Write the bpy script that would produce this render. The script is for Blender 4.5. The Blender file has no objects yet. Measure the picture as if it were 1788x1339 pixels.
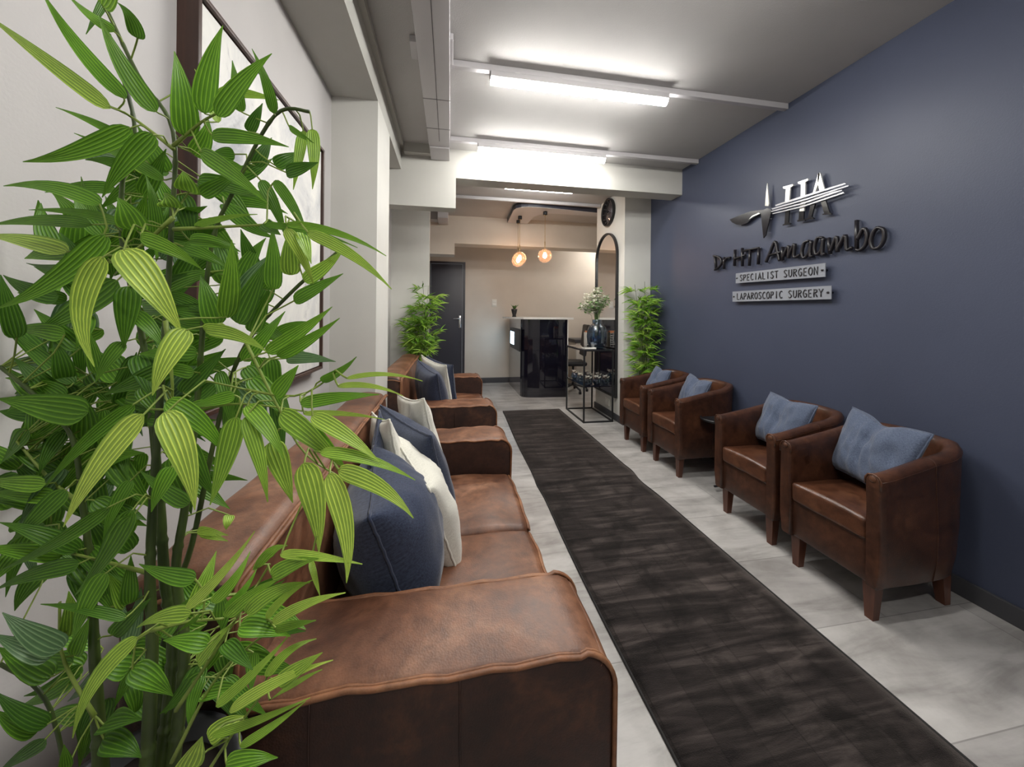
import bpy, bmesh, math, random
from math import pi, sin, cos, radians
from mathutils import Vector, Matrix, noise
random.seed(7)
SC = bpy.context.scene
COL = SC.collection

# ---------------------------------------------------------------- camera, world, exposure
cam_data = bpy.data.cameras.new('camera')
cam = bpy.data.objects.new('camera', cam_data); COL.objects.link(cam)
SC.camera = cam
YAW, ROLL, FPX = .173, .0093, 619.0
cam_data.sensor_fit = 'HORIZONTAL'; cam_data.sensor_width = 36.0
cam_data.lens = 36.0*FPX/1788.0
cam_data.shift_x = 0.0; cam_data.shift_y = -(669.5-550.0)/1788.0
cam_data.clip_start = .05
_f = Vector((sin(YAW), cos(YAW), 0)); _r = Vector((cos(YAW), -sin(YAW), 0)); _d = Vector((0, 0, -1))
_r2 = cos(ROLL)*_r - sin(ROLL)*_d; _d2 = sin(ROLL)*_r + cos(ROLL)*_d
cam.matrix_world = Matrix(((_r2.x, -_d2.x, -_f.x, 0), (_r2.y, -_d2.y, -_f.y, 0), (_r2.z, -_d2.z, -_f.z, 1.3), (0, 0, 0, 1)))
w = bpy.data.worlds.new('world'); SC.world = w; w.use_nodes = True
w.node_tree.nodes['Background'].inputs[0].default_value = (.9, .93, 1, 1)
w.node_tree.nodes['Background'].inputs[1].default_value = .5
SC.view_settings.view_transform = 'Standard'; SC.view_settings.look = 'None'
SC.view_settings.gamma = 1; SC.view_settings.use_curve_mapping = False
SC.view_settings.exposure = 2.4
TUBE = 17.0        # emission of the ceiling battens
BULB = 22.0        # emission of the pendant bulbs
SC.cycles.max_bounces = 8; SC.cycles.use_denoising = True
SC.cycles.caustics_reflective = False; SC.cycles.caustics_refractive = False
SC.cycles.sample_clamp_indirect = 6

# ---------------------------------------------------------------- materials
def mat(name, col=(.5, .5, .5), rough=.5, metal=0., spec=.5, coat=0., sheen=0., emit=None, estr=0., alpha=1.):
    m = bpy.data.materials.new(name); m.use_nodes = True
    b = m.node_tree.nodes['Principled BSDF']
    b.inputs['Base Color'].default_value = (*col, 1); b.inputs['Roughness'].default_value = rough
    b.inputs['Metallic'].default_value = metal; b.inputs['Specular IOR Level'].default_value = spec
    b.inputs['Coat Weight'].default_value = coat; b.inputs['Coat Roughness'].default_value = .08
    b.inputs['Sheen Weight'].default_value = sheen
    if emit: b.inputs['Emission Color'].default_value = (*emit, 1); b.inputs['Emission Strength'].default_value = estr
    return m
def nn(m, t, **kw):
    n = m.node_tree.nodes.new(t)
    for k, v in kw.items():
        if k in n.inputs: n.inputs[k].default_value = v
        else: setattr(n, k, v)
    return n
def lk(m, a, b): m.node_tree.links.new(a, b)
def bsdf(m): return m.node_tree.nodes['Principled BSDF']
def coords(m, scale=(1, 1, 1), kind='Object', rot=(0, 0, 0)):
    tc = nn(m, 'ShaderNodeTexCoord'); mp = nn(m, 'ShaderNodeMapping')
    mp.inputs['Scale'].default_value = scale; mp.inputs['Rotation'].default_value = rot
    lk(m, tc.outputs[kind], mp.inputs[0]); return mp.outputs[0]
def ramp(m, fac, stops):
    r = nn(m, 'ShaderNodeValToRGB'); e = r.color_ramp.elements
    while len(e) < len(stops): e.new(.5)
    for i, (p, c) in enumerate(stops): e[i].position = p; e[i].color = (*c, 1)
    lk(m, fac, r.inputs[0]); return r.outputs[0]
def nz(m, vec, scale, detail=4, rough=.55, dist=0):
    n = nn(m, 'ShaderNodeTexNoise'); n.inputs['Scale'].default_value = scale; n.inputs['Detail'].default_value = detail
    n.inputs['Roughness'].default_value = rough; n.inputs['Distortion'].default_value = dist
    lk(m, vec, n.inputs['Vector']); return n.outputs[0]
def bump(m, h, strength, dist=.002):
    b = nn(m, 'ShaderNodeBump'); b.inputs['Strength'].default_value = strength; b.inputs['Distance'].default_value = dist
    lk(m, h, b.inputs['Height']); lk(m, b.outputs[0], bsdf(m).inputs['Normal'])
def mixc(m, fac, a, b, mode='MIX'):
    x = nn(m, 'ShaderNodeMix'); x.data_type = 'RGBA'; x.blend_type = mode
    for s, i in ((fac, 0), (a, 6), (b, 7)):
        if isinstance(s, (int, float)): x.inputs[i].default_value = s
        elif isinstance(s, tuple): x.inputs[i].default_value = (*s, 1)
        else: lk(m, s, x.inputs[i])
    return x.outputs[2]

def paint(name, c, rough=.6, b=.25):
    m = mat(name, c, rough, spec=.3); v = coords(m)
    n = nz(m, v, 2.2, 3); c2 = tuple(x*.94 for x in c)
    lk(m, ramp(m, n, [(.35, c2), (.65, c)]), bsdf(m).inputs['Base Color'])
    bump(m, nz(m, v, 160, 2), b, .0012); return m
M = {}
M['wall_white'] = paint('white wall paint', (.60, .578, .568))
M['ceiling'] = paint('ceiling paint', (.47, .455, .445), .8, .6)
M['beam'] = paint('beam paint', (.50, .49, .455))
M['pier'] = paint('pier paint', (.66, .65, .61))
M['wall_beige'] = paint('beige wall paint', (.63, .57, .50))
M['wall_blue'] = paint('navy wall paint', (.060, .070, .110), .42, .35)
M['baseboard'] = mat('charcoal skirting', (.055, .055, .062), .45)
M['trunk'] = mat('grey white trunking', (.52, .50, .51), .45)

def leather(name, dark, mid, light, rough=.36, sc=1.):
    m = mat(name, mid, rough, spec=.5); v = coords(m)
    n1 = nz(m, v, 4.2*sc, 6, .62, .6); n2 = nz(m, v, 26*sc, 5, .65)
    c1 = ramp(m, n1, [(.30, dark), (.52, mid), (.72, light)])
    c2 = ramp(m, n2, [(.30, (.45, .40, .38)), (.52, (1, 1, 1)), (.75, (1.45, 1.42, 1.38))])
    lk(m, mixc(m, .75, c1, c2, 'MULTIPLY'), bsdf(m).inputs['Base Color'])
    vr = nn(m, 'ShaderNodeTexVoronoi'); vr.inputs['Scale'].default_value = 240
    lk(m, v, vr.inputs['Vector']); ad = nn(m, 'ShaderNodeMath', operation='ADD')
    lk(m, vr.outputs[0], ad.inputs[0]); lk(m, nz(m, v, 18, 5, .6, 1.2), ad.inputs[1])
    bump(m, ad.outputs[0], .16, .002)
    r = nn(m, 'ShaderNodeMapRange'); r.inputs[3].default_value = rough-.07; r.inputs[4].default_value = rough+.16
    lk(m, n2, r.inputs[0]); lk(m, r.outputs[0], bsdf(m).inputs['Roughness']); return m
M['sofa'] = leather('cognac sofa leather', (.070, .026, .014), (.165, .069, .035), (.30, .150, .086), .40)
M['sofa_side_shaded'] = leather('dark sofa side leather with shade', (.022, .009, .006), (.042, .016, .010), (.10, .040, .019), .5, 1.6)  # darker leather, with part of the side shade put into its colour
M['piping'] = leather('worn leather piping', (.14, .055, .024), (.24, .10, .045), (.33, .16, .08), .5)
M['tub'] = leather('brown tub chair leather', (.030, .012, .0075), (.062, .023, .012), (.115, .046, .022), .33)
M['tub_seat'] = leather('brown tub seat leather', (.045, .017, .009), (.090, .034, .017), (.150, .064, .032), .28)
M['leg_wood'] = mat('reddish brown wood', (.13, .042, .022), .35)
_m = M['leg_wood']; lk(_m, ramp(_m, nz(_m, coords(_m, (30, 30, 3)), 1, 4), [(.3, (.060, .020, .012)), (.7, (.125, .045, .024))]), bsdf(_m).inputs['Base Color'])

def linen(name, a, b, sc=520):
    m = mat(name, a, .85, spec=.2, sheen=.25); 
    v = coords(m, kind='UV')
    w1 = nn(m, 'ShaderNodeTexNoise'); w1.inputs['Scale'].default_value = 1; w1.inputs['Detail'].default_value = 3
    mp = coords(m, (90, 420, 1), 'UV'); lk(m, mp, w1.inputs['Vector'])
    w2 = nn(m, 'ShaderNodeTexNoise'); w2.inputs['Scale'].default_value = 1; w2.inputs['Detail'].default_value = 3
    mp2 = coords(m, (420, 90, 1), 'UV'); lk(m, mp2, w2.inputs['Vector'])
    ad = nn(m, 'ShaderNodeMath', operation='ADD'); lk(m, w1.outputs[0], ad.inputs[0]); lk(m, w2.outputs[0], ad.inputs[1])
    hf = nn(m, 'ShaderNodeMath', operation='MULTIPLY'); lk(m, ad.outputs[0], hf.inputs[0]); hf.inputs[1].default_value = .5
    lk(m, ramp(m, hf.outputs[0], [(.36, a), (.64, b)]), bsdf(m).inputs['Base Color'])
    bump(m, hf.outputs[0], .5, .001); return m
M['linen_blue'] = linen('denim blue linen', (.042, .056, .095), (.13, .16, .235))
M['linen_navy'] = linen('dark navy linen', (.014, .019, .042), (.052, .068, .120))
M['linen_white'] = linen('off white linen', (.62, .60, .52), (.80, .78, .70))

# floor: large grey vinyl tiles
def floor_mat():
    m = mat('grey concrete look floor tiles', (.5, .48, .46), .34, spec=.4)
    v = coords(m); br = nn(m, 'ShaderNodeTexBrick')
    br.inputs['Scale'].default_value = 1; br.inputs['Brick Width'].default_value = .81; br.inputs['Row Height'].default_value = .405
    br.inputs['Mortar Size'].default_value = .0022; br.inputs['Mortar Smooth'].default_value = .2
    br.inputs['Color1'].default_value = (.36, .345, .335, 1); br.inputs['Color2'].default_value = (.46, .445, .43, 1)
    br.inputs['Mortar'].default_value = (.26, .25, .24, 1)
    mp = nn(m, 'ShaderNodeMapping'); mp.inputs['Location'].default_value = (-.265, -.025, 0)
    lk(m, v, mp.inputs[0]); lk(m, mp.outputs[0], br.inputs['Vector'])
    mp2 = coords(m, (1.3, 5.5, 1)); n = nz(m, mp2, 1.6, 8, .62, .5)
    n2 = nz(m, v, 3.1, 6, .6, .3)
    c = mixc(m, .8, br.outputs['Color'], ramp(m, n, [(.32, (.58, .57, .56)), (.5, (1, 1, 1)), (.70, (1.25, 1.25, 1.25))]), 'MULTIPLY')
    c = mixc(m, .7, c, ramp(m, n2, [(.34, (.66, .65, .64)), (.58, (1.08, 1.08, 1.08))]), 'MULTIPLY')
    lk(m, c, bsdf(m).inputs['Base Color'])
    bump(m, n, .12, .002); return m
M['floor'] = floor_mat()
def rug_mat():
    m = mat('dark brown velvet pile', (.02, .016, .015), .8, spec=.12, sheen=.22)
    bsdf(m).inputs['Sheen Roughness'].default_value = .45; bsdf(m).inputs['Sheen Tint'].default_value = (.75, .66, .62, 1)
    n = nz(m, coords(m, (1.3, 11, 1)), 1.6, 6, .62, .6)
    br = nn(m, 'ShaderNodeTexBrick'); v = coords(m, rot=(0, 0, pi/2)); lk(m, v, br.inputs['Vector'])
    br.inputs['Scale'].default_value = 1; br.inputs['Brick Width'].default_value = .47; br.inputs['Row Height'].default_value = .135
    br.inputs['Mortar Size'].default_value = .004; br.inputs['Mortar Smooth'].default_value = 1
    br.inputs['Color1'].default_value = (.55, .55, .55, 1); br.inputs['Color2'].default_value = (1.15, 1.15, 1.15, 1); br.inputs['Mortar'].default_value = (.35, .35, .35, 1)
    c = ramp(m, n, [(.36, (.008, .0062, .0062)), (.50, (.022, .0175, .0165)), (.66, (.060, .049, .045))])
    n3 = nz(m, coords(m), 4.5, 4, .6, .8)
    c = mixc(m, .75, c, br.outputs['Color'], 'MULTIPLY')
    c = mixc(m, .8, c, ramp(m, n3, [(.38, (.32, .32, .32)), (.48, (1, 1, 1)), (.66, (1.4, 1.4, 1.4))]), 'MULTIPLY')
    lk(m, c, bsdf(m).inputs['Base Color']); bump(m, nz(m, coords(m), 300, 3), .8, .003); return m
M['rug'] = rug_mat()
M['rug_edge'] = mat('black rug binding', (.01, .009, .009), .8)

def leaf_mat():
    m = mat('striped bamboo leaf', (.1, .3, .05), .38, spec=.4)
    uv = nn(m, 'ShaderNodeUVMap'); sp = nn(m, 'ShaderNodeSeparateXYZ'); lk(m, uv.outputs[0], sp.inputs[0])
    wv = nn(m, 'ShaderNodeMath', operation='MULTIPLY'); lk(m, sp.outputs[0], wv.inputs[0]); wv.inputs[1].default_value = 2*pi*6
    sn = nn(m, 'ShaderNodeMath', operation='SINE'); lk(m, wv.outputs[0], sn.inputs[0])
    at = nn(m, 'ShaderNodeVertexColor', layer_name='tone')
    st = ramp(m, sn.outputs[0], [(.0, (.72, .76, .68)), (.6, (1, 1, 1)), (1., (2.1, 1.7, 1.7))])
    tc = mixc(m, .85, at.outputs[0], st, 'MULTIPLY')
    v = coords(m); n = nz(m, v, 60, 2); tc = mixc(m, .35, tc, ramp(m, n, [(.35, (.7, .75, .7)), (.65, (1.15, 1.1, 1.1))]), 'MULTIPLY')
    lk(m, tc, bsdf(m).inputs['Base Color']); bump(m, sn.outputs[0], .4, .0008)
    tr = nn(m, 'ShaderNodeBsdfTranslucent'); lk(m, tc, tr.inputs[0])
    mx = nn(m, 'ShaderNodeMixShader'); mx.inputs[0].default_value = .22
    out = m.node_tree.nodes['Material Output']
    lk(m, bsdf(m).outputs[0], mx.inputs[1]); lk(m, tr.outputs[0], mx.inputs[2]); lk(m, mx.outputs[0], out.inputs[0]); return m
M['leaf'] = leaf_mat()
M['cane'] = mat('green bamboo cane', (.06, .10, .02), .4)
_m = M['cane']; lk(_m, ramp(_m, nz(_m, coords(_m, (6, 6, 1.5)), 5, 4), [(.3, (.022, .036, .009)), (.55, (.062, .098, .020)), (.8, (.10, .13, .034))]), bsdf(_m).inputs['Base Color'])
M['twig'] = mat('yellow green twig', (.22, .30, .05), .5)
M['black_metal'] = mat('black powder coated metal', (.012, .012, .014), .4)
M['black_plastic'] = mat('black plastic', (.010, .010, .012), .5)
M['pot'] = mat('charcoal planter', (.03, .03, .033), .5)
M['soil'] = mat('dark soil', (.02, .014, .01), .95)
M['gloss_black'] = mat('gloss black laminate', (.0065, .006, .012), .035, spec=.6, coat=.6)
M['gloss_grey'] = mat('gloss grey laminate', (.16, .14, .15), .07, spec=.6, coat=.7)
M['counter'] = mat('white stone counter top', (.82, .82, .80), .25)
M['clock_face'] = mat('dark mirrored clock face', (.22, .21, .24), .12, metal=.9)
M['mirror'] = mat('mirror glass', (.92, .92, .92), .01, metal=1.)
M['streak'] = mat('brushed steel streak', (.30, .30, .32), .35, metal=.7)
M['chrome'] = mat('brushed chrome', (.75, .75, .77), .22, metal=1.)
M['brass'] = mat('antique brass', (.55, .40, .20), .3, metal=1.)
M['silver'] = mat('silver sign acrylic', (.78, .77, .72), .25, metal=.25)
M['sign_black'] = mat('gloss black sign acrylic', (.012, .011, .014), .15, coat=.4)
M['sign_dark'] = mat('black sign lettering', (.015, .013, .016), .28)
M['plate'] = mat('grey acrylic plate', (.26, .275, .31), .18, coat=.2)
M['door'] = mat('charcoal painted door', (.035, .035, .048), .42)
M['door_frame'] = mat('dark door frame', (.028, .026, .034), .4)
M['frame_wood'] = mat('dark walnut frame', (.05, .02, .013), .4)
_m = M['frame_wood']; lk(_m, ramp(_m, nz(_m, coords(_m, (40, 40, 2)), 1, 5), [(.3, (.030, .012, .008)), (.7, (.075, .032, .02))]), bsdf(_m).inputs['Base Color'])
M['white_plastic'] = mat('white plastic', (.75, .74, .70), .35)
M['outlet'] = mat('outlet white', (.7, .68, .62), .4)
M['tube'] = mat('lit diffuser', (.9, .9, .9), .5, emit=(1, .985, .94), estr=TUBE)
M['bulb'] = mat('lit bulb', (1, .8, .6), .5, emit=(1, .72, .48), estr=BULB)
M['reflection'] = mat('lit screen', (.1, .2, .3), .3, emit=(.45, .75, 1), estr=2.2)
M['blue_led'] = mat('blue status light', (.1, .1, .4), .3, emit=(.15, .12, 1), estr=.8)
def thin_glass(name, tint, f=.12, rough=.02, body=0.):
    m = bpy.data.materials.new(name); m.use_nodes = True; nt = m.node_tree; nt.nodes.clear()
    o = nt.nodes.new('ShaderNodeOutputMaterial'); t = nt.nodes.new('ShaderNodeBsdfTransparent'); t.inputs[0].default_value = (*tint, 1)
    g = nt.nodes.new('ShaderNodeBsdfGlossy'); g.inputs['Roughness'].default_value = rough
    lw = nt.nodes.new('ShaderNodeLayerWeight'); lw.inputs[0].default_value = .35
    mr = nt.nodes.new('ShaderNodeMapRange'); mr.inputs[3].default_value = f*.35; mr.inputs[4].default_value = min(1, f*5)
    nt.links.new(lw.outputs['Facing'], mr.inputs[0])
    mx = nt.nodes.new('ShaderNodeMixShader'); nt.links.new(mr.outputs[0], mx.inputs[0])
    nt.links.new(t.outputs[0], mx.inputs[1]); nt.links.new(g.outputs[0], mx.inputs[2]); nt.links.new(mx.outputs[0], o.inputs[0]); return m
M['amber_glass'] = thin_glass('smoky amber glass', (.90, .76, .66), .16)
_m = M['amber_glass']; _o = [x for x in _m.node_tree.nodes if x.type == 'OUTPUT_MATERIAL'][0]; _s = _o.inputs[0].links[0].from_socket
_t = nn(_m, 'ShaderNodeBsdfTranslucent'); _t.inputs[0].default_value = (.95, .62, .45, 1); _x = nn(_m, 'ShaderNodeMixShader'); _x.inputs[0].default_value = .07
lk(_m, _s, _x.inputs[1]); lk(_m, _t.outputs[0], _x.inputs[2]); lk(_m, _x.outputs[0], _o.inputs[0])
M['blue_glass'] = thin_glass('blue glass', (.46, .62, .76), .14)
M['water_glass'] = thin_glass('dark blue glass', (.42, .56, .68), .15)
M['blossom'] = mat('cream blossom', (.92, .91, .80), .7, sheen=.2)
M['sprig'] = mat('flower leaf green', (.10, .20, .05), .6)
M['seed'] = mat('dried brown stalk', (.10, .05, .03), .8)
M['orange'] = mat('orange card', (.55, .20, .08), .5)
def canvas_mat():
    m = mat('abstract grey and white painting', (.8, .8, .8), .55)
    v = coords(m); n = nz(m, v, 1.7, 7, .62, 1.6); n2 = nz(m, v, 4.5, 8, .7, 2.4)
    c = ramp(m, n, [(.30, (.30, .31, .34)), (.42, (.66, .66, .66)), (.52, (.80, .79, .76)), (.66, (.86, .85, .80)), (.8, (.60, .52, .44))])
    c = mixc(m, .8, c, ramp(m, n2, [(.28, (.35, .35, .40)), (.40, (.95, .95, .95)), (.6, (1.05, 1.05, 1.03))]), 'MULTIPLY')
    lk(m, c, bsdf(m).inputs['Base Color']); bump(m, n2, .4, .004); return m
M['canvas'] = canvas_mat()

# ---------------------------------------------------------------- mesh helpers
class MB:
    def __init__(s): s.v = []; s.f = []; s.smooth = []; s.uv = []; s.mi = []; s.tone = []
    def add(s, vs, fs, smooth=True, uvs=None, mi=0, tone=None):
        b = len(s.v); s.v += [tuple(v) for v in vs]
        s.uv += uvs if uvs else [(0, 0)]*len(vs); s.tone += [tone or (1, 1, 1)]*len(vs)
        for f in fs: s.f.append(tuple(i+b for i in f)); s.smooth.append(smooth); s.mi.append(mi)
        return s
    def box(s, x0, x1, y0, y1, z0, z1, mi=0):
        vs = [(x, y, z) for x in (x0, x1) for y in (y0, y1) for z in (z0, z1)]
        return s.add(vs, [(0, 1, 3, 2), (4, 6, 7, 5), (0, 4, 5, 1), (2, 3, 7, 6), (0, 2, 6, 4), (1, 5, 7, 3)], False, mi=mi)
    def rbox(s, x0, x1, y0, y1, z0, z1, r=.02, n=10, crown=(0, 0, 0), fn=None, mi=0):
        """rounded box with puffed faces"""
        c = Vector(((x0+x1)/2, (y0+y1)/2, (z0+z1)/2)); h = Vector(((x1-x0)/2, (y1-y0)/2, (z1-z0)/2))
        vs = []; fs = []; uvs = []; idx = {}
        def P(q):
            k = (round(q[0], 6), round(q[1], 6), round(q[2], 6))
            if k in idx: return idx[k]
            p = Vector((q[0]*h.x, q[1]*h.y, q[2]*h.z))
            i = Vector([max(-(h[a]-r), min(h[a]-r, p[a])) for a in range(3)])
            d = p-i
            if d.length > 1e-9: p = i+d.normalized()*r
            for a in range(3):
                if abs(q[a]) > .999 and crown[a]:
                    b1, b2 = [j for j in range(3) if j != a]
                    p[a] += math.copysign(crown[a]*(1-q[b1]**4)*(1-q[b2]**4), q[a])
            p = p+c
            if fn: p = Vector(fn(p))
            idx[k] = len(vs); vs.append(p); return idx[k]
        # denser sampling near the rounded edges
        def samples(a):
            L = h[a]; e = max(.0, (L-r)/L); k = max(3, n//3)
            t = [-1+(1-e)*i/k for i in range(k)]+[-e+2*e*i/n for i in range(n+1)]+[e+(1-e)*(i+1)/k for i in range(k)]
            return t
        S = [samples(a) for a in range(3)]
        for a in range(3):
            b, d = (a+1) % 3, (a+2) % 3
            for sg in (-1, 1):
                for i in range(len(S[b])-1):
                    for j in range(len(S[d])-1):
                        q = []
                        for bb, dd in ((i, j), (i+1, j), (i+1, j+1), (i, j+1)):
                            t = [0, 0, 0]; t[a] = sg; t[b] = S[b][bb]; t[d] = S[d][dd]; q.append(P(t))
                        if sg < 0: q.reverse()
                        if len(set(q)) > 2: fs.append(tuple(dict.fromkeys(q)))
        return s.add(vs, fs, True, mi=mi)
    def tube(s, pts, r, seg=8, r1=None, cap=True, mi=0, closed=False, flat=1.):
        pts = [Vector(p) for p in pts]; n = len(pts); vs = []; fs = []
        up = None
        for i, p in enumerate(pts):
            if closed: t = (pts[(i+1) % n]-pts[i-1])
            else: t = pts[min(i+1, n-1)]-pts[max(i-1, 0)]
            t = t.normalized() if t.length > 1e-9 else Vector((0, 0, 1))
            if up is None: up = Vector((0, 0, 1)) if abs(t.z) < .9 else Vector((1, 0, 0))
            u = t.cross(up)
            u = u.normalized() if u.length > 1e-6 else Vector((1, 0, 0)); vv = u.cross(t).normalized(); up = vv
            rr = r if not callable(r) else r(i/(n-1))
            if r1 is not None: rr = r+(r1-r)*i/(n-1)
            for k in range(seg):
                a = 2*pi*k/seg; vs.append(p+u*cos(a)*rr*flat+vv*sin(a)*rr)
        m = n if closed else n-1
        for i in range(m):
            for k in range(seg):
                a = i*seg+k; b = i*seg+(k+1) % seg; c = ((i+1) % n)*seg+(k+1) % seg; d = ((i+1) % n)*seg+k
                fs.append((a, b, c, d))
        if cap and not closed: fs += [tuple(range(seg))[::-1], tuple((n-1)*seg+k for k in range(seg))]
        return s.add(vs, fs, True, mi=mi)
    def lathe(s, prof, c=(0, 0, 0), seg=32, fn=None, mi=0, axis='z'):
        vs = []; fs = []; n = len(prof)
        for r, z in prof:
            for k in range(seg):
                a = 2*pi*k/seg; rr = r*(fn(a, z) if fn else 1)
                p = (rr*cos(a), rr*sin(a), z)
                if axis == 'x': p = (z, rr*cos(a), rr*sin(a))
                vs.append((p[0]+c[0], p[1]+c[1], p[2]+c[2]))
        for i in range(n-1):
            for k in range(seg): fs.append((i*seg+k, i*seg+(k+1) % seg, (i+1)*seg+(k+1) % seg, (i+1)*seg+k))
        if prof[0][0] > 1e-6: fs.append(tuple(range(seg))[::-1])
        if prof[-1][0] > 1e-6: fs.append(tuple((n-1)*seg+k for k in range(seg)))
        return s.add(vs, fs, True, mi=mi)
    def prism(s, poly, to3, t0, t1, mi=0):
        """extrude a 2D polygon; to3(u, v, t) -> point"""
        n = len(poly); vs = [to3(u, v, t0) for u, v in poly]+[to3(u, v, t1) for u, v in poly]
        fs = [tuple(range(n)), tuple(range(2*n-1, n-1, -1))]+[(i, (i+1) % n, (i+1) % n+n, i+n) for i in range(n)]
        return s.add(vs, fs, False, mi=mi)
    def build(s, name, m, parent=None, auto=None):
        me = bpy.data.meshes.new(name); me.from_pydata(s.v, [], s.f); me.update()
        ms = m if isinstance(m, (list, tuple)) else [m]
        for x in ms: me.materials.append(x)
        me.polygons.foreach_set('use_smooth', s.smooth); me.polygons.foreach_set('material_index', s.mi)
        uv = me.uv_layers.new(name='UVMap')
        for l in me.loops: uv.data[l.index].uv = s.uv[l.vertex_index]
        if any(t != (1, 1, 1) for t in s.tone):
            ca = me.color_attributes.new('tone', 'FLOAT_COLOR', 'POINT')
            for i, t in enumerate(s.tone): ca.data[i].color = (*t, 1)
        bm = bmesh.new(); bm.from_mesh(me); bmesh.ops.remove_doubles(bm, verts=bm.verts, dist=1e-6) if not any(t != (1, 1, 1) for t in s.tone) else None
        if auto != 'open': bmesh.ops.recalc_face_normals(bm, faces=bm.faces)
        bm.to_mesh(me); bm.free()
        o = bpy.data.objects.new(name, me); COL.objects.link(o)
        if parent: o.parent = parent
        return o
def mb(): return MB()
def thing(name, label, cat, loc=(0, 0, 0), rz=0., group=None):
    o = bpy.data.objects.new(name, None); COL.objects.link(o); o.location = loc; o.rotation_euler = (0, 0, rz)
    o.empty_display_size = .1; o['label'] = label; o['category'] = cat
    if group: o['group'] = group
    return o
def tag(o, label, cat, group=None, loc=None):
    o['label'] = label; o['category'] = cat
    if group: o['group'] = group
    if loc: o.location = loc
    return o
def struct(name, m, mm, kind='structure'):
    o = m.build(name, mm); o['kind'] = 'structure'; return o
def dup(root, loc, label, rz=None, group=None, scale=None):
    r = root.copy(); COL.objects.link(r); r.location = loc; r['label'] = label
    if rz is not None: r.rotation_euler = (0, 0, rz)
    if group: r['group'] = group
    if scale: r.scale = scale
    for ch in list(root.children):
        c = ch.copy(); COL.objects.link(c); c.parent = r
        for g in list(ch.children):
            d = g.copy(); COL.objects.link(d); d.parent = c
    return r
def rot(o, e): o.rotation_euler = e; return o

# ---------------------------------------------------------------- room shell
XR, XL, ZC = 2.384, -.72, 2.84
YB0, YB1 = 3.354, 3.54
FY, FX = 6.76, 3.7
BK = -2.3
struct('floor', mb().box(-1.0, 4.0, BK-.1, FY+.1, -.08, 0), M['floor'])
struct('ceiling', mb().box(-1.0, 4.0, BK-.1, FY+.1, ZC, ZC+.1), M['ceiling'])
struct('wall_right', mb().box(XR, XR+.12, BK, 4.75, 0, ZC), M['wall_blue'])
struct('wall_left', mb().box(XL-.12, XL, BK, FY, 0, ZC), M['wall_white'])
struct('wall_back', mb().box(XL, XR, BK-.1, BK, 0, ZC), M['wall_white'])
struct('wall_far', mb().box(XL-.12, -.36-.07, FY, FY+.12, 0, ZC).box(.228+.05, FX+.12, FY, FY+.12, 0, ZC).box(-.43, .278, FY, FY+.12, 2.29, ZC), M['wall_beige'])
struct('wall_far_right', mb().box(FX, FX+.12, 4.75, FY, 0, ZC).box(XR+.12, FX, 4.63, 4.75, 0, ZC), M['wall_beige'])
# piers and beams
struct('wall_pier_left', mb().box(XL, -.452, 2.31, 2.742, 0, 2.62), M['pier'])
struct('wall_pier_far', mb().box(XL, -.262, 4.55, 4.66, 0, ZC), M['pier'])
struct('wall_column', mb().box(2.045, XR, 3.938, 4.755, 0, ZC), M['pier'])
struct('trim_1', mb().box(XL, -.452, BK, YB0, 2.62, 2.80).box(XL, -.42, BK, YB0, 2.80, ZC).box(-.42, -.19, 3.29, YB0, 2.755, ZC), M['beam'])
struct('trim_2', mb().box(XL, .043, YB0, YB1-.04, 2.292, 2.575).box(XL, XR, YB0, YB1, 2.575, ZC), M['beam'])
struct('trim_3', mb().box(XL, .06, 5.6, 5.88, 2.235, 2.41).box(XL, FX, 5.6, 5.88, 2.41, ZC), M['wall_beige'])
def board(name, *bs):
    m = mb()
    for b in bs: m.rbox(*b, r=.003, n=1)
    o = m.build(name, M['baseboard']); o['kind'] = 'structure'
board('baseboard_right', (XR-.014, XR, BK, 3.938, 0, .085))
board('baseboard_left', (XL, XL+.014, BK, 2.31, 0, .085), (XL, -.438, 2.296, 2.31, 0, .085), (-.452, -.438, 2.31, 2.756, 0, .085), (XL, XL+.014, 2.756, 4.55, 0, .085))
board('baseboard_column', (2.031, 2.045, 3.924, 4.769, 0, .085), (2.045, XR-.014, 3.924, 3.938, 0, .085))
board('baseboard_far', (.278, FX, FY-.014, FY, 0, .10))
# far door
m = mb().box(-.43, -.36, FY-.02, FY+.1, 0, 2.29).box(.228, .278, FY-.02, FY+.1, 0, 2.29).box(-.36, .228, FY-.02, FY+.1, 2.25, 2.29)
df = m.build('door_frame', M['door_frame'])
dd = mb().rbox(-.358, .226, FY, FY+.04, .006, 2.247, r=.003, n=1).build('door_1', M['door']); dd['kind'] = 'structure'; df.parent = dd
h = mb().rbox(.165, .205, FY-.012, FY, 1.05, 1.28, r=.005, n=2); h.tube([(.185, FY-.01, 1.225), (.185, FY-.05, 1.225)], .009).tube([(.19, FY-.05, 1.225), (.06, FY-.052, 1.222)], .009)
h.build('door_handle', M['chrome'], dd)
# light switch and sockets
s = mb().rbox(.785, .880, FY-.012, FY, 1.455, 1.60, r=.005, n=2).build('light_switch', M['outlet']); tag(s, 'white double light switch on beige far wall beside the dark door', 'switch')
mb().rbox(.80, .865, FY-.018, FY-.010, 1.54, 1.575, r=.003, n=1).build('rocker', M['white_plastic'], s)
mb().rbox(.80, .865, FY-.018, FY-.010, 1.48, 1.515, r=.003, n=1).build('rocker', M['white_plastic'], s)
s = mb().rbox(2.033, 2.045, 4.30, 4.42, .13, .22, r=.004, n=2).build('wall_socket', M['outlet']); tag(s, 'white socket plate low on the column under the arched mirror', 'socket')
mb().rbox(2.029, 2.035, 4.335, 4.385, .15, .20, r=.003, n=1).build('socket_face', M['white_plastic'], s)

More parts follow.
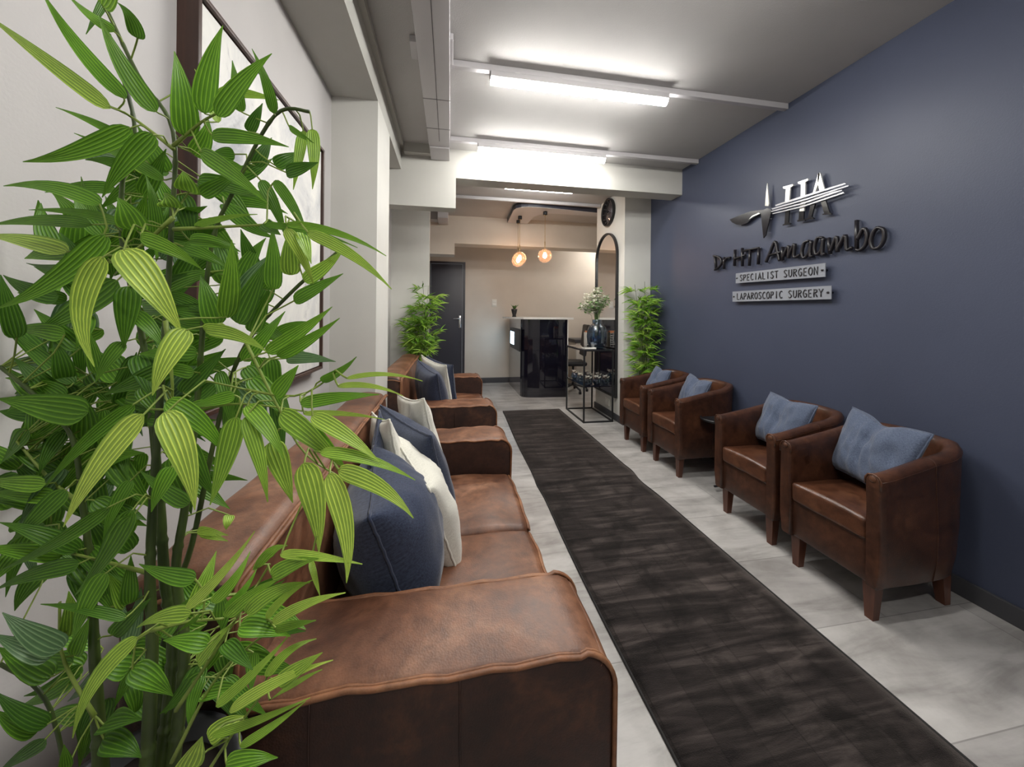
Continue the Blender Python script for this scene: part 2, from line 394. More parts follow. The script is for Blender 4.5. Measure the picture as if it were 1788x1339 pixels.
# surface trunking and conduits
d = mb().rbox(-.19, -.014, -2.2, 3.10, 2.735, ZC, r=.004, n=1).build('cable_trunking', M['trunk'])
tag(d, 'wide grey metal cable trunking along the ceiling over the sofas', 'trunking')
M['seam'] = mat('dark seam', (.12, .11, .115), .6)
mb().box(-.102, -.098, -2.2, 3.0, 2.7335, 2.736).build('seam', M['seam'], d)
for y in (2.42, 2.80): mb().box(-.191, -.013, y, y+.004, 2.7335, 2.736).build('joint', M['seam'], d)
mb().rbox(-.186, -.018, 3.10, 3.35, 2.725, ZC, r=.004, n=1).build('end_cap', M['trunk'], d)
mb().rbox(-.014, .004, 1.95, 2.15, 2.79, 2.825, r=.003, n=1).build('cover_clip', M['trunk'], d)
d2 = mb().rbox(-.19, -.04, 5.2, 5.6, 2.69, ZC, r=.004, n=1).rbox(-.5, -.19, 5.42, 5.6, 2.72, ZC, r=.004, n=1).build('cable_trunking', M['trunk'])
tag(d2, 'short grey trunking box at the ceiling by the far beam above the dark door', 'trunking')
for y, x0, x1, lab in ((2.187, -.010, XR-.002, 'white ceiling conduit carrying the nearer tube light across to the blue wall'), (3.12, -.010, XR-.002, 'white ceiling conduit carrying the second tube light in front of the beam'), (4.63, -.2, 2.04, 'white ceiling conduit beyond the beam above the pendant lamps')):
    c = mb().rbox(x0, x1, y-.018, y+.018, 2.80, ZC, r=.003, n=1).build('ceiling_conduit', M['trunk']); tag(c, lab, 'conduit')
# small box stub on ceiling by trunking
c = mb().rbox(-.235, -.196, 2.02, 2.16, 2.80, ZC, r=.004, n=1).build('junction_box', M['trunk']); tag(c, 'small junction box on the ceiling left of the wide trunking', 'junction box')

def batten(x0, x1, y, label, zt=2.80, off=0):
    o = thing('tube_light', label, 'light', ((x0+x1)/2, y, zt), group=None); L = (x1-x0)/2
    mb().rbox(-L, L, -.036, .036, -.036, 0, r=.004, n=1).build('housing', M['trunk'], o)
    mm = mb(); n = 10; vs = []; prof = [(.031*cos(a), -.030-.040*sin(a)) for a in [radians(8)+radians(164)*i/n for i in range(n+1)]]
    for x in (-L+.004, L-.004): vs += [(x, p[0], p[1]) for p in prof]
    fs = [(i, i+1, n+2+i, n+1+i) for i in range(n)]+[tuple(range(n+1)), tuple(range(2*n+1, n, -1))]
    mm.add(vs, fs, False); mm.build('diffuser', M['tube'], o)
    for sx in (-1, 1):
        mb().rbox(sx*L*.72-.018, sx*L*.72+.018, -.034, .034, -.010, .004, r=.003, n=1).build('bracket', M['white_plastic'], o)
        mb().box(sx*L-(.004 if sx > 0 else 0), sx*L+(0 if sx > 0 else .004), -.033, .033, -.032, 0).build('end_cap', M['trunk'], o)
    return o
batten(.232, 1.435, 2.195, 'long lit tube light nearest the camera on the ceiling')
batten(.228, 1.413, 3.125, 'lit tube light in front of the white cross beam')
batten(.60, 1.40, 3.98, 'lit tube light in the reception area, seen just under the beam')
batten(.232, 1.435, .95, 'lit tube light above the near sofa, nearer than the view shows')
batten(2.75, 3.55, 6.15, 'added tube light brightening the reception, hidden behind the far beam')  # unseen fitting added to brighten the far beige wall
batten(.0, 1.2, -.55, 'lit tube light over the entrance end behind the viewpoint')

# ---------------------------------------------------------------- sofas
def faces_by(m, start, test, mi):
    vs = m.v
    for i in range(start, len(m.f)):
        f = m.f[i]; a, b, c = Vector(vs[f[0]]), Vector(vs[f[1]]), Vector(vs[f[2]])
        n = (b-a).cross(c-a)
        if n.length > 1e-12 and test(n.normalized(), (a+b+c)/3): m.mi[i] = mi
def wob(p, a=.004, s=6.): return Vector(p)+noise.noise_vector(Vector(p)*s)*a
def make_sofa():
    o = thing('leather_sofa', 'two seat brown leather sofa nearest the camera, behind the tall bamboo plant', 'sofa', (-.10, 1.465, 0), group='brown leather sofas along the left wall')
    X0, X1, HY = -.46, .45, .765          # back rear, front, half length (local)
    XB = -.265                            # front of the back block
    def arm(sg):
        y0, y1 = (-HY, -HY+.235) if sg < 0 else (HY-.235, HY); zt = .597; R = .075
        def fn(p):
            x, y, z = p; dx, dz = x-(X1-R), z-(zt-R)
            if dx > 0 and dz > 0:
                k = max(dx, dz)/math.hypot(dx, dz); x, z = X1-R+dx*k, zt-R+dz*k
            t = (y-(y0+y1)/2)/((y1-y0)/2)
            if z > .3: z += .010*(1-t*t)*(z/.6)
            return wob((x, y, z), .006, 5)
        m = mb().rbox(XB-.02, X1, y0, y1, .035, zt, r=.014, n=20, fn=fn)
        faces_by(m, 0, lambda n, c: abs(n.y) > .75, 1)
        a = m.build('arm', [M['sofa'], M['sofa_side_shaded']], o)
        for yy in (y0, y1):
            pts = [(XB, yy, zt-.004)]+[(XB+(X1-R-XB)*i/14, yy, zt-.005+.003*sin(i*2.1)) for i in range(1, 15)]
            pts += [(X1-R+R*sin(pi/2*i/8), yy, zt-R+R*cos(pi/2*i/8)) for i in range(1, 9)]+[(X1, yy, z) for z in (.45, .35, .25, .15, .04)]
            pts = [wob(p, .006, 5) for p in pts]
            q = mb().tube(pts, .0055, 6)
            q.tube([Vector(p)+Vector((0, .006 if yy == y0 else -.006, .003)) for p in pts], .0035, 5)
            q.build('piping', M['piping'], a)
        if sg < 0:
            for xs in (.13, -.14):
                mb().tube([wob((xs+.006*sin(z*9), y0-.001, z), .006, 5) for z in [.04+.05*i for i in range(12)]], .0022, 5).build('seam', M['sofa_side_shaded'], a)
    arm(-1); arm(1)
    def fb(p):
        x, y, z = p; t = max(0, (z-.55)/.3); s = (x-X0)/(XB-X0)
        z += .018*sin(pi*min(1, max(0, (x-X0)/(XB-X0))))*t
        x += .012*sin(z*5)*t
        return wob((x, y, z), .010, 3.5)
    m = mb().rbox(X0, XB, -HY, HY, .035, .825, r=.035, n=26, crown=(.012, 0, 0), fn=fb)
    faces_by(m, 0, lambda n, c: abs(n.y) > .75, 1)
    bk = m.build('backrest', [M['sofa'], M['sofa_side_shaded']], o)
    pts = [wob((XB+.004, -HY+.035+(2*HY-.07)*i/40, .818), .010, 3.5) for i in range(41)]
    pts = [wob((XB-.002, -HY+.004, z), .010, 3.5) for z in (.58, .66, .74, .78)]+[wob((XB-.002, -HY+.012, .81), .010, 3.5)]+pts
    q = mb().tube(pts, .006, 6); q.tube([p+Vector((-.007, 0, .004)) for p in pts], .005, 6); q.build('piping', M['piping'], bk)
    pts = [wob((X0+.03+(XB-X0-.04)*i/10, -HY-.001, .795+.015*sin(pi*i/10)), .010, 3.5) for i in range(11)]
    mb().tube(pts, .0045, 6).build('piping', M['piping'], bk)
    mb().rbox(XB-.05, X1-.025, -HY+.225, HY-.225, .035, .27, r=.012, n=6).build('base', M['sofa_side_shaded'], o)
    ys = [(-HY+.237, -.014), (-.010, HY-.237)]
    for k, (a, b) in enumerate(ys):
        def fs(p, a=a, b=b):
            x, y, z = p; u = (x-XB)/(X1-XB); v = (y-a)/(b-a)
            if z > .35: z += .016*sin(pi*min(1, max(0, v)))*(.4+.6*sin(pi*min(1, max(0, u))))-.012*max(0, u-.8)*5
            return wob((x, y, z), .010, 6)
        c = mb().rbox(XB-.03, X1-.012, a, b, .262, .415, r=.030, n=20, crown=(.010, 0, 0), fn=fs).build('seat_cushion', M['sofa'], o)
        pts = [wob((X1-.014+.002*sin(i), a+.012+(b-a-.024)*i/18, .392+.010*sin(pi*i/18)), .010, 6) for i in range(19)]
        q = mb().tube(pts, .0055, 6); q.tube([p+Vector((.006, 0, -.006)) for p in pts], .004, 6); q.build('piping', M['piping'], c)
    return o
sofa = make_sofa()
dup(sofa, (-.085, 3.512, 0), 'two seat brown leather sofa farther along, in front of the far plant')

# ---------------------------------------------------------------- cushions
def pillow(name, label, cat, loc, euler, w, h, T, m, group=None, chop=0., seed=0, wr=.006, fold=0., ear=.10, sm=None, n=34):
    o = None; g = mb(); rnd = random.Random(seed); so = Vector((seed*3.1, seed*1.7, 0))
    def pos(u, v, s):
        x = w/2*u*(1-ear*(1-v*v)); z = h/2*v*(1-ear*(1-u*u))
        e = max(0, (1-u*u)*(1-v*v)); t = T/2*e**.42
        k = noise.noise(Vector((u*1.6, v*1.6, s*2))+so)*wr*2.2+noise.noise(Vector((u*5, v*2.6, s*3))+so)*wr
        k2 = abs(noise.noise(Vector((u*3.4+v*1.2, v*1.3, s))+so*2))
        y = s*(t+e**.5*(k-k2*wr*2.2))
        if chop:
            c = math.exp(-(u/.30)**2); up = max(0, (v+.7)/1.7)
            z -= chop*c*up*up*(1 if v > 0 else .8)
            y -= s*T*.30*math.exp(-(u/.16)**2)*e**.5*max(0, v+.75)*.7
            y += s*.009*sin(u*24+v*(3+5*u))*math.exp(-(u/.50)**2)*e**.5
        if fold: y += fold*(u*u-.3)
        return (x, y, z)
    for s in (1, -1):
        vs = []; uv = []; fs = []
        for j in range(n+1):
            for i in range(n+1):
                u = -cos(pi*i/n); v = -cos(pi*j/n); u = u*.45+(-1+2*i/n)*.55; v = v*.45+(-1+2*j/n)*.55
                vs.append(pos(u, v, s)); uv.append((u*w*.5*1.5, v*h*.5*1.5))
        for j in range(n):
            for i in range(n):
                a = j*(n+1)+i; q = (a, a+1, a+n+2, a+n+1); fs.append(q if s < 0 else q[::-1])
        g.add(vs, fs, True, uv)
    o = g.build(name, m, None, 'open')
    tag(o, label, cat, group, loc); o.rotation_euler = euler
    ring = []; K = 24
    for a, b in (((-1, -1), (1, -1)), ((1, -1), (1, 1)), ((1, 1), (-1, 1)), ((-1, 1), (-1, -1))):
        for i in range(K):
            t = i/K; u = a[0]+(b[0]-a[0])*t; v = a[1]+(b[1]-a[1])*t; p = Vector(pos(u, v, 1))
            p *= 1+.004*sin(i*3.3); p.y += .0012*sin(i*2.3); ring.append(p)
    mb().tube(ring, .0042, 6, closed=True).build('edge_seam', sm or m, o)
    return o
G1 = 'scatter cushions on the near sofa'; G2 = 'scatter cushions on the far sofa'
NV, WH, BL = M['linen_navy'], M['linen_white'], M['linen_blue']
def E(x, y, z): return (radians(x), radians(y), radians(z))
pillow('cushion', 'large navy linen cushion closest to the near arm of the near sofa', 'cushion', (-.175, 1.175, .612), E(18, 4, -80), .43, .40, .33, NV, G1, seed=1)
pillow('cushion', 'navy linen cushion tucked against the sofa back behind the nearest navy one', 'cushion', (-.245, 1.46, .655), E(10, 14, -84), .36, .40, .08, NV, G1, seed=2)
pillow('cushion', 'crumpled off white cushion just behind the nearest navy cushion', 'cushion', (-.095, 1.385, .598), E(20, 8, -66), .42, .39, .20, WH, G1, seed=3, wr=.010)
pillow('cushion', 'off white cushion leaning on the sofa back with its pointed corner up', 'cushion', (-.245, 1.56, .665), E(10, -10, -70), .42, .42, .10, WH, G1, seed=4, wr=.008)
pillow('cushion', 'navy cushion with two pointed corners between the white ones', 'cushion', (-.145, 1.66, .640), E(20, 4, -56), .47, .43, .19, NV, G1, seed=5)
pillow('cushion', 'off white cushion farthest along the near sofa beside its far arm', 'cushion', (-.145, 1.86, .665), E(12, -8, -66), .42, .45, .13, WH, G1, seed=6, wr=.010)
pillow('cushion', 'navy cushion nearest the near arm of the far sofa', 'cushion', (-.15, 3.14, .63), E(14, 8, -66), .46, .47, .24, NV, G2, seed=7)
pillow('cushion', 'off white cushion sandwiched between the two navy ones on the far sofa', 'cushion', (-.11, 3.31, .66), E(14, 6, -58), .45, .48, .12, WH, G2, seed=8)
pillow('cushion', 'ribbed navy cushion at the back of the pile on the far sofa', 'cushion', (-.075, 3.49, .645), E(12, 6, -54), .44, .45, .14, NV, G2, seed=9, wr=.010)

# ---------------------------------------------------------------- tub chairs
def make_chair():
    o = thing('tub_chair', 'brown leather tub chair nearest the camera against the navy wall', 'chair', (2.055, 1.41, 0), group='brown tub chairs along the navy wall')
    HWm, TH = .198, .055; XF, XA, XBk = -.282, .045, .274
    path = []
    for i in range(9): path.append(((XF+(XA-XF)*i/9), -HWm))
    K = 26
    for i in range(K+1):
        a = -pi/2+pi*i/K; ex = .80
        c, s = cos(a), sin(a)
        path.append((XA+(XBk-XA)*abs(c)**ex, math.copysign(abs(s)**ex, s)*HWm))
    for i in range(8, -1, -1): path.append(((XF+(XA-XF)*i/9), HWm))
    n = len(path); vs = []; fs = []; K2 = 0; rings = []
    for i, (x, y) in enumerate(path):
        a = path[max(0, i-1)]; b = path[min(n-1, i+1)]; t = Vector((b[0]-a[0], b[1]-a[1], 0)).normalized(); nr = Vector((t.y, -t.x, 0))  # outward
        u = max(0, min(1, (x+.27)/.50)); zt = .642+.095*u**1.15; u = u*u*(3-2*u); h = TH/2
        if i in (0, n-1): pass
        sec = [(-h, .30)]+[(-h, z) for z in (.40, .50)]+[(-h-.002, zt-.05), (-h-.001, zt-.022), (-h*.7, zt-.006), (0, zt), (h*.7, zt-.006), (h+.001, zt-.022), (h, zt-.06)]
        bulge = .006
        sec += [(h+bulge*.4, .50), (h+bulge, .38), (h+bulge*.4, .26), (h-.008, .168), (h-.016, .158), (-h, .158)]
        back = u
        ring = []
        for q, (d, z) in enumerate(sec):
            lean = .0
            p = Vector((x, y, z))+nr*d
            k = (.6-z)*.085*back if z < .6 else -(z-.6)*.10*back
            p.x -= max(k, -.02)*.9 if nr.x > 0 else 0
            ring.append(wob(p, .004, 7))
        rings.append(ring)
    N = len(rings[0]); m = mb(); vs = [p for r in rings for p in r]
    for i in range(n-1):
        for k in range(N):
            fs.append((i*N+k, i*N+(k+1) % N, (i+1)*N+(k+1) % N, (i+1)*N+k))
    m.add(vs, fs, True)
    # rounded front closures of the two arms
    for e, sg in ((0, 1), (n-1, -1)):
        r = rings[e]; c = sum(r, Vector())/N
        inner = [Vector((p.x-.010, p.y+(c.y-p.y)*.22, p.z+(c.z-p.z)*.02)) for p in r]
        b = len(m.v); m.v += [tuple(p) for p in r]+[tuple(p) for p in inner]; m.uv += [(0, 0)]*(2*N); m.tone += [(1, 1, 1)]*(2*N)
        for k in range(N): m.f.append((b+k, b+(k+1) % N, b+N+(k+1) % N, b+N+k)); m.smooth.append(True); m.mi.append(0)
        m.f.append(tuple(b+N+k for k in range(N))); m.smooth.append(False); m.mi.append(0)
    sh = m.build('shell', M['tub'], o)
    for e in (0, n-1):
        r = rings[e]; pts = [Vector((p.x-.006, p.y, p.z)) for p in r[3:10]]
        q = mb().tube(pts, .0042, 6); q.lathe([(0, -.004), (.012, -.003), (.014, 0), (.010, .002), (0, .002)], (pts[3].x-.004, pts[3].y, pts[3].z-.020), 14, axis='x'); q.build('arm_piping', M['tub_seat'], sh)
    for i in (8, n-9):
        r = rings[i]; mb().tube([Vector(p)+(Vector(p)-Vector((p.x, 0, p.z))).normalized()*.0006 for p in r[3:14]], .0016, 5).build('seam', M['tub'], sh)
    q = mb(); pr = [Vector(rr[8])+Vector((0, 0, -.004)) for rr in rings]
    q.tube(pr, .0018, 5); q.build('top_seam', M['tub'], sh)
    hw = HWm-TH/2+.003
    mb().rbox(-.272, .15, -hw, hw, .158, .345, r=.010, n=8, crown=(.003, 0, 0)).build('front_panel', M['tub'], o)
    def fs_(p):
        x, y, z = p
        if z > .39: z += .010*(1-(y/hw)**2)-.012*max(0, (x+.05))/.25
        return wob((x, y, z), .004, 9)
    st = mb().rbox(-.284, .185, -hw+.002, hw-.002, .342, .437, r=.018, n=16, crown=(.004, 0, 0), fn=fs_).build('seat', M['tub_seat'], o)
    pts = [(-.281, -hw+.018+(2*hw-.036)*i/16, .428+.008*(1-((i-8)/8)**2)) for i in range(17)]
    q = mb().tube(pts, .0032, 6); q.tube([(p[0]-.002, p[1], .352) for p in pts], .0030, 6); q.build('piping', M['tub_seat'], st)
    for (x, y) in ((-.235, -.165), (-.235, .165), (.165, -.150), (.165, .150)):
        l = mb(); a, b = .024, .016; sx = -.006 if x < 0 else .02
        v = [(x+dx*a, y+dy*a, .162) for dx in (-1, 1) for dy in (-1, 1)]+[(x+sx+dx*b, y+dy*b, 0) for dx in (-1, 1) for dy in (-1, 1)]
        l.add(v, [(0, 1, 3, 2), (4, 6, 7, 5), (0, 4, 5, 1), (2, 3, 7, 6), (0, 2, 6, 4), (1, 5, 7, 3)], False)
        l.build('leg', M['leg_wood'], o)
    return o
chair = make_chair()
dup(chair, (2.075, 1.915, 0), 'brown leather tub chair second along the wall, just before the side table')
dup(chair, (2.085, 2.765, 0), 'brown leather tub chair just beyond the little black side table')
dup(chair, (2.085, 3.305, 0), 'brown leather tub chair farthest away, in front of the green plant by the column')
G3 = 'blue cushions in the tub chairs'
pillow('cushion', 'blue linen cushion with a pinched middle in the nearest tub chair', 'cushion', (2.085, 1.43, .640), E(-22, 3, 78-180), .385, .345, .14, BL, G3, chop=.030, seed=11, ear=.07, wr=.009)
pillow('cushion', 'wrinkled blue linen cushion in the second tub chair', 'cushion', (2.100, 1.935, .630), E(-22, 0, 80-180), .38, .33, .14, BL, G3, chop=.012, seed=12, ear=.07, wr=.009)
pillow('cushion', 'blue linen cushion in the tub chair just beyond the side table', 'cushion', (2.105, 2.785, .625), E(-22, 2, 80-180), .36, .31, .13, BL, G3, chop=.015, seed=13, ear=.07, wr=.009)
pillow('cushion', 'blue linen cushion in the farthest tub chair by the column', 'cushion', (2.105, 3.325, .625), E(-22, 0, 80-180), .36, .31, .13, BL, G3, chop=.015, seed=14, ear=.07, wr=.009)

# ---------------------------------------------------------------- rug
def make_rug():
    m = mb(); y0, y1 = -.9, 4.72; NY, NX = 150, 16; vs = []; fs = []
    def edge(y):
        r = 1.503+.006*sin(y*2.3)+.010*math.exp(-((y-2.75)/.09)**2)-.016*math.exp(-((y-2.55)/.14)**2)
        l = .660+.045*max(0, min(1, (y-2.0)/2.6))+.006*sin(y*3.1)-.010*math.exp(-((y-2.62)/.12)**2)
        return l, r
    def top(u, y): return .009+.004*abs(noise.noise(Vector((u*3, y*2.5, 0))))+.010*math.exp(-((y-2.70+.05*u)/.035)**2)
    for j in range(NY+1):
        y = y0+(y1-y0)*j/NY; l, r = edge(y)
        for i in range(NX+1): u = i/NX; vs.append((l+(r-l)*u, y, top(u, y)*(1 if 0 < i < NX else .8)))
        vs.append((r, y, .001)); vs.append((l, y, .001))
    W = NX+3
    for j in range(NY):
        for i in range(NX): a = j*W+i; fs.append((a, a+1, a+W+1, a+W))
        a = j*W; fs.append((a+NX, a+NX+1, a+W+NX+1, a+W+NX)); fs.append((a+NX+2, a, a+W, a+W+NX+2)); fs.append((a+NX+1, a+NX+2, a+W+NX+2, a+W+NX+1))
    for j in (0, NY):
        a = j*W; fs.append(tuple(range(a, a+NX+3)))
    m.add(vs, fs, True); o = m.build('runner_rug', M['rug']); tag(o, 'long dark brown velvety runner rug down the middle of the floor', 'rug')
    pts = [(edge(y)[0], y, .006) for y in [y0+(y1-y0)*i/120 for i in range(121)]]
    pr = [(edge(y)[1], y, .006) for y in [y1-(y1-y0)*i/120 for i in range(121)]]
    mb().tube(pts+pr, .0055, 5, closed=True).build('binding', M['rug_edge'], o)
make_rug()

# ---------------------------------------------------------------- side table between the chairs
o = thing('side_table', 'small round black metal side table between the second and third tub chairs', 'table', (2.055, 2.345, 0))
mb().lathe([(0, .492), (.108, .492), (.114, .497), (.114, .512), (.110, .512), (.108, .500), (0, .500)], seg=40).build('table_top', M['black_metal'], o)
for a in (0, 1, 2, 3):
    an = pi+a*pi/2; mb().rbox(-.006, .006, -.006, .006, 0, .492, r=.002, n=1).build('leg', M['black_metal'], o)
    l = o.children[-1]; l.location = (.102*cos(an), .102*sin(an), 0)
mb().rbox(-.102, .102, -.006, .006, .03, .042, r=.002, n=1).rbox(-.006, .006, -.102, .102, .03, .042, r=.002, n=1).build('stretcher', M['black_metal'], o)

# ---------------------------------------------------------------- painting
o = thing('framed_painting', 'large abstract grey and white painting in a dark brown frame on the left wall', 'painting', (XL, 1.56, 1.59))
Y0, Y1, Z0, Z1 = -.482, .482, -.585, .580
for b in ((-.001, .052, Y0, Y0+.014, Z0, Z1), (-.001, .052, Y1-.014, Y1, Z0, Z1), (-.001, .052, Y0, Y1, Z1-.014, Z1), (-.001, .052, Y0, Y1, Z0, Z0+.014)):
    mb().rbox(*b, r=.002, n=2).build('frame_rail', M['frame_wood'], o)
mb().rbox(.002, .040, Y0+.017, Y1-.017, Z0+.017, Z1-.017, r=.003, n=2).build('canvas', M['canvas'], o)

# ---------------------------------------------------------------- console table with mirror, vase and bowls
o = thing('console_table', 'black metal framed console table with a dark glass shelf below the mirror', 'table', (1.79, 4.395, 0))
a, b = .185, .320
for sx in (-1, 1):
    for sy in (-1, 1): mb().rbox(sx*a-.009, sx*a+.009, sy*b-.009, sy*b+.009, 0, .885, r=.0015, n=1).build('leg', M['black_metal'], o)
fr = mb()
for z in (.009, .876):
    for s in (-1, 1): fr.rbox(-a, a, s*b-.009, s*b+.009, z-.009, z+.009, r=.0015, n=1).rbox(s*a-.009, s*a+.009, -b, b, z-.009, z+.009, r=.0015, n=1)
fr.build('frame', M['black_metal'], o)
mb().rbox(-a, a, -b, b, .876, .890, r=.002, n=1).build('table_top', M['gloss_black'], o)
mb().rbox(-a, a, -b, b, .432, .446, r=.002, n=1).build('shelf', M['gloss_black'], o)

o = thing('arched_mirror', 'tall arched mirror with a black frame on the side of the white column', 'mirror', (2.045, 4.405, 0))
def arch(r, z0, zs, off=0): return [(-r+off, z0)]+[(-(r)*cos(pi*i/24), zs+r*sin(pi*i/24)) for i in range(25)]+[(r-off, z0)]
zc = 2.065
pr = mb(); ou = arch(.322, .285, zc); inn = [(-.303, .304)]+[(-.303*cos(pi*i/24), zc+.303*sin(pi*i/24)) for i in range(25)]+[(.303, .304)]
n = len(ou); vs = []
for t in (-.034, -.001):
    vs += [(t, u, v) for u, v in ou]+[(t, u, v) for u, v in inn]
fs = []
for i in range(n):
    j = (i+1) % n
    fs += [(i, j, n+j, n+i), (2*n+i, 3*n+i, 3*n+j, 2*n+j), (i, 2*n+i, 2*n+j, j), (n+i, n+j, 3*n+j, 3*n+i)]
pr.add(vs, fs, False); pr.build('frame', M['black_metal'], o)
mb().prism(inn, lambda u, v, t: (t, u, v), -.016, -.004).build('glass', M['mirror'], o)

o = thing('wall_clock', 'round black rimmed wall clock above the arched mirror on the column', 'clock', (2.045, 4.36, 2.655))
mb().lathe([(.165, -.002), (.178, -.003), (.178, -.036), (.172, -.040), (.160, -.038), (.158, -.024), (.158, -.002)], seg=48, axis='x').build('rim', M['black_plastic'], o)
mb().lathe([(0, -.002), (.160, -.002), (.160, -.022), (0, -.022)], seg=40, axis='x').build('face', M['clock_face'], o)
mb().box(-.029, -.026, -.005, .005, -.01, .11).build('minute_hand', M['black_plastic'], o)
mb().box(-.032, -.029, -.01, .075, -.005, .006).build('hour_hand', M['black_plastic'], o)
mk = mb()
for k in range(12):
    an = k*pi/6; c, s = cos(an)*.142, sin(an)*.142; mk.box(-.025, -.0215, c-.006, c+.006, s-.006, s+.006)
mk.build('hour_mark', M['chrome'], o)

vz = thing('glass_vase', 'large ribbed dark blue glass vase on the console table', 'vase', (1.845, 4.26, .890))
prof = [(.0, .0), (.075, .0), (.098, .02), (.118, .08), (.126, .15), (.122, .21), (.105, .265), (.078, .295), (.062, .305), (.060, .345), (.066, .362), (.058, .362), (.053, .345), (.054, .305), (.072, .288), (.098, .26), (.114, .21), (.118, .15), (.110, .08), (.090, .03), (0, .02)]
mb().lathe(prof, seg=64, fn=lambda a, z: 1+(.022*cos(a*16) if z < .29 else 0)).build('vase_body', M['blue_glass'], vz)
mb().lathe([(0, .022), (.088, .03), (.108, .08), (.114, .12), (0, .12)], seg=32).build('water', M['water_glass'], vz)
BL_ = ((-.13, -.02, -.05, .085), (-.06, .03, -.09, .085), (.0, -.04, -.02, .10), (.02, .0, .10, .085), (.05, .03, .15, .055), (-.09, .02, .06, .07), (.09, -.03, .02, .08), (.06, .05, -.07, .08))
def blossom_cloud(name, label, c, r, n, fs, base=None, group=None, stems=8, sq=(1, 1, 1)):
    o = thing(name, label, 'flowers', base or c, group=group); rnd = random.Random(hash(label) % 1000 if 0 else len(label))
    C0 = Vector(c)-Vector(base or c); m = mb(); st = mb(); lf = mb()
    for k in range(n):
        while True:
            d = Vector((rnd.uniform(-1, 1), rnd.uniform(-1, 1), rnd.uniform(-1, 1)))
            if .25 < d.length < 1 and noise.noise(d*1.9+Vector((len(label), 0, 0))) > -.12: break
        bx, by, bz, br = BL_[k % len(BL_)]
        p = C0+Vector((bx+d.x*br, by+d.y*br, bz+d.z*br*.85))
        for q in range(5):
            an = q*2*pi/5+rnd.random(); up = Vector((rnd.uniform(-.4, .4), rnd.uniform(-.4, .4), 1)).normalized()
            u = up.orthogonal().normalized(); v = up.cross(u); dd = (u*cos(an)+v*sin(an)); e = dd.cross(up)
            s = fs*rnd.uniform(.8, 1.2)
            vs = [p, p+dd*s*.5+e*s*.30+up*s*.22, p+dd*s+up*s*.20, p+dd*s*.5-e*s*.30+up*s*.22]
            m.add(vs, [(0, 1, 2, 3)], True)
        if k % 2 == 0:
            dd = Vector((rnd.uniform(-1, 1), rnd.uniform(-1, 1), rnd.uniform(-.8, .3))).normalized(); e = dd.orthogonal().normalized(); s = fs*1.8
            lf.add([p, p+dd*s*.5+e*s*.22, p+dd*s, p+dd*s*.5-e*s*.22], [(0, 1, 2, 3)], True)
    m.build('petals', M['blossom'], o, 'open'); lf.build('leaves', M['sprig'], o, 'open')
    for k in range(stems):
        t = Vector((rnd.uniform(-1, 1)*sq[0], rnd.uniform(-1, 1)*sq[1], rnd.uniform(-.2, .9)*sq[2]))*r*.8
        st.tube([(rnd.uniform(-1, 1)*fs*.6, rnd.uniform(-1, 1)*fs*.6, 0 if base else -r), C0*.6+t*.3, C0+t], .0022 if base else .001, 5)
    st.build('stems', M['sprig'], o)
    return o
blossom_cloud('flower_bouquet', 'bunch of cream white blossoms in the blue vase on the console', (1.81, 4.25, 1.47), .20, 400, .030, base=(1.845, 4.26, 1.05), sq=(.85, .95, .95), stems=16)

# small round bowls of flowers on the console shelf
bw = thing('flower_bowl', 'small round blue glass bowl of white flowers at the front left of the console shelf', 'bowl', (1.68, 4.14, .446), group='small flower bowls on the console shelf')
mb().lathe([(0, 0), (.030, 0), (.046, .018), (.052, .042), (.046, .066), (.034, .080), (.031, .080), (.043, .064), (.048, .042), (.042, .02), (0, .006)], seg=28).build('bowl', M['blue_glass'], bw)
fm = mb(); rnd = random.Random(3)
for k in range(26):
    p = Vector((rnd.uniform(-.045, .045), rnd.uniform(-.045, .045), rnd.uniform(.075, .115)))
    for q in range(5):
        an = q*2*pi/5+rnd.random(); dd = Vector((cos(an), sin(an), .2)); e = Vector((-sin(an), cos(an), 0)); s = .013
        fm.add([p, p+dd*s*.5+e*s*.35, p+dd*s, p+dd*s*.5-e*s*.35], [(0, 1, 2, 3)])
fm.build('petals', M['blossom'], bw, 'open')
sm = mb()
for k in range(9):
    a = rnd.uniform(0, 2*pi); sm.tube([(0, 0, .02), (.02*cos(a), .02*sin(a), .06), (.04*cos(a), .04*sin(a), .10)], .0018, 5)
sm.build('stalks', M['seed'], bw)
for x, y, lab in ((1.80, 4.15, 'small blue glass flower bowl at the front middle of the console shelf'), (1.915, 4.15, 'small blue glass flower bowl at the front right of the console shelf, under the mirror'),
                  (1.665, 4.36, 'small flower bowl at the left edge of the console shelf, halfway back'), (1.79, 4.38, 'small flower bowl in the centre of the console shelf'), (1.91, 4.37, 'small flower bowl halfway back along the mirror side of the shelf'),
                  (1.68, 4.60, 'small flower bowl at the back left corner of the console shelf'), (1.85, 4.60, 'small flower bowl at the back right of the console shelf')):
    dup(bw, (x, y, .446), lab)
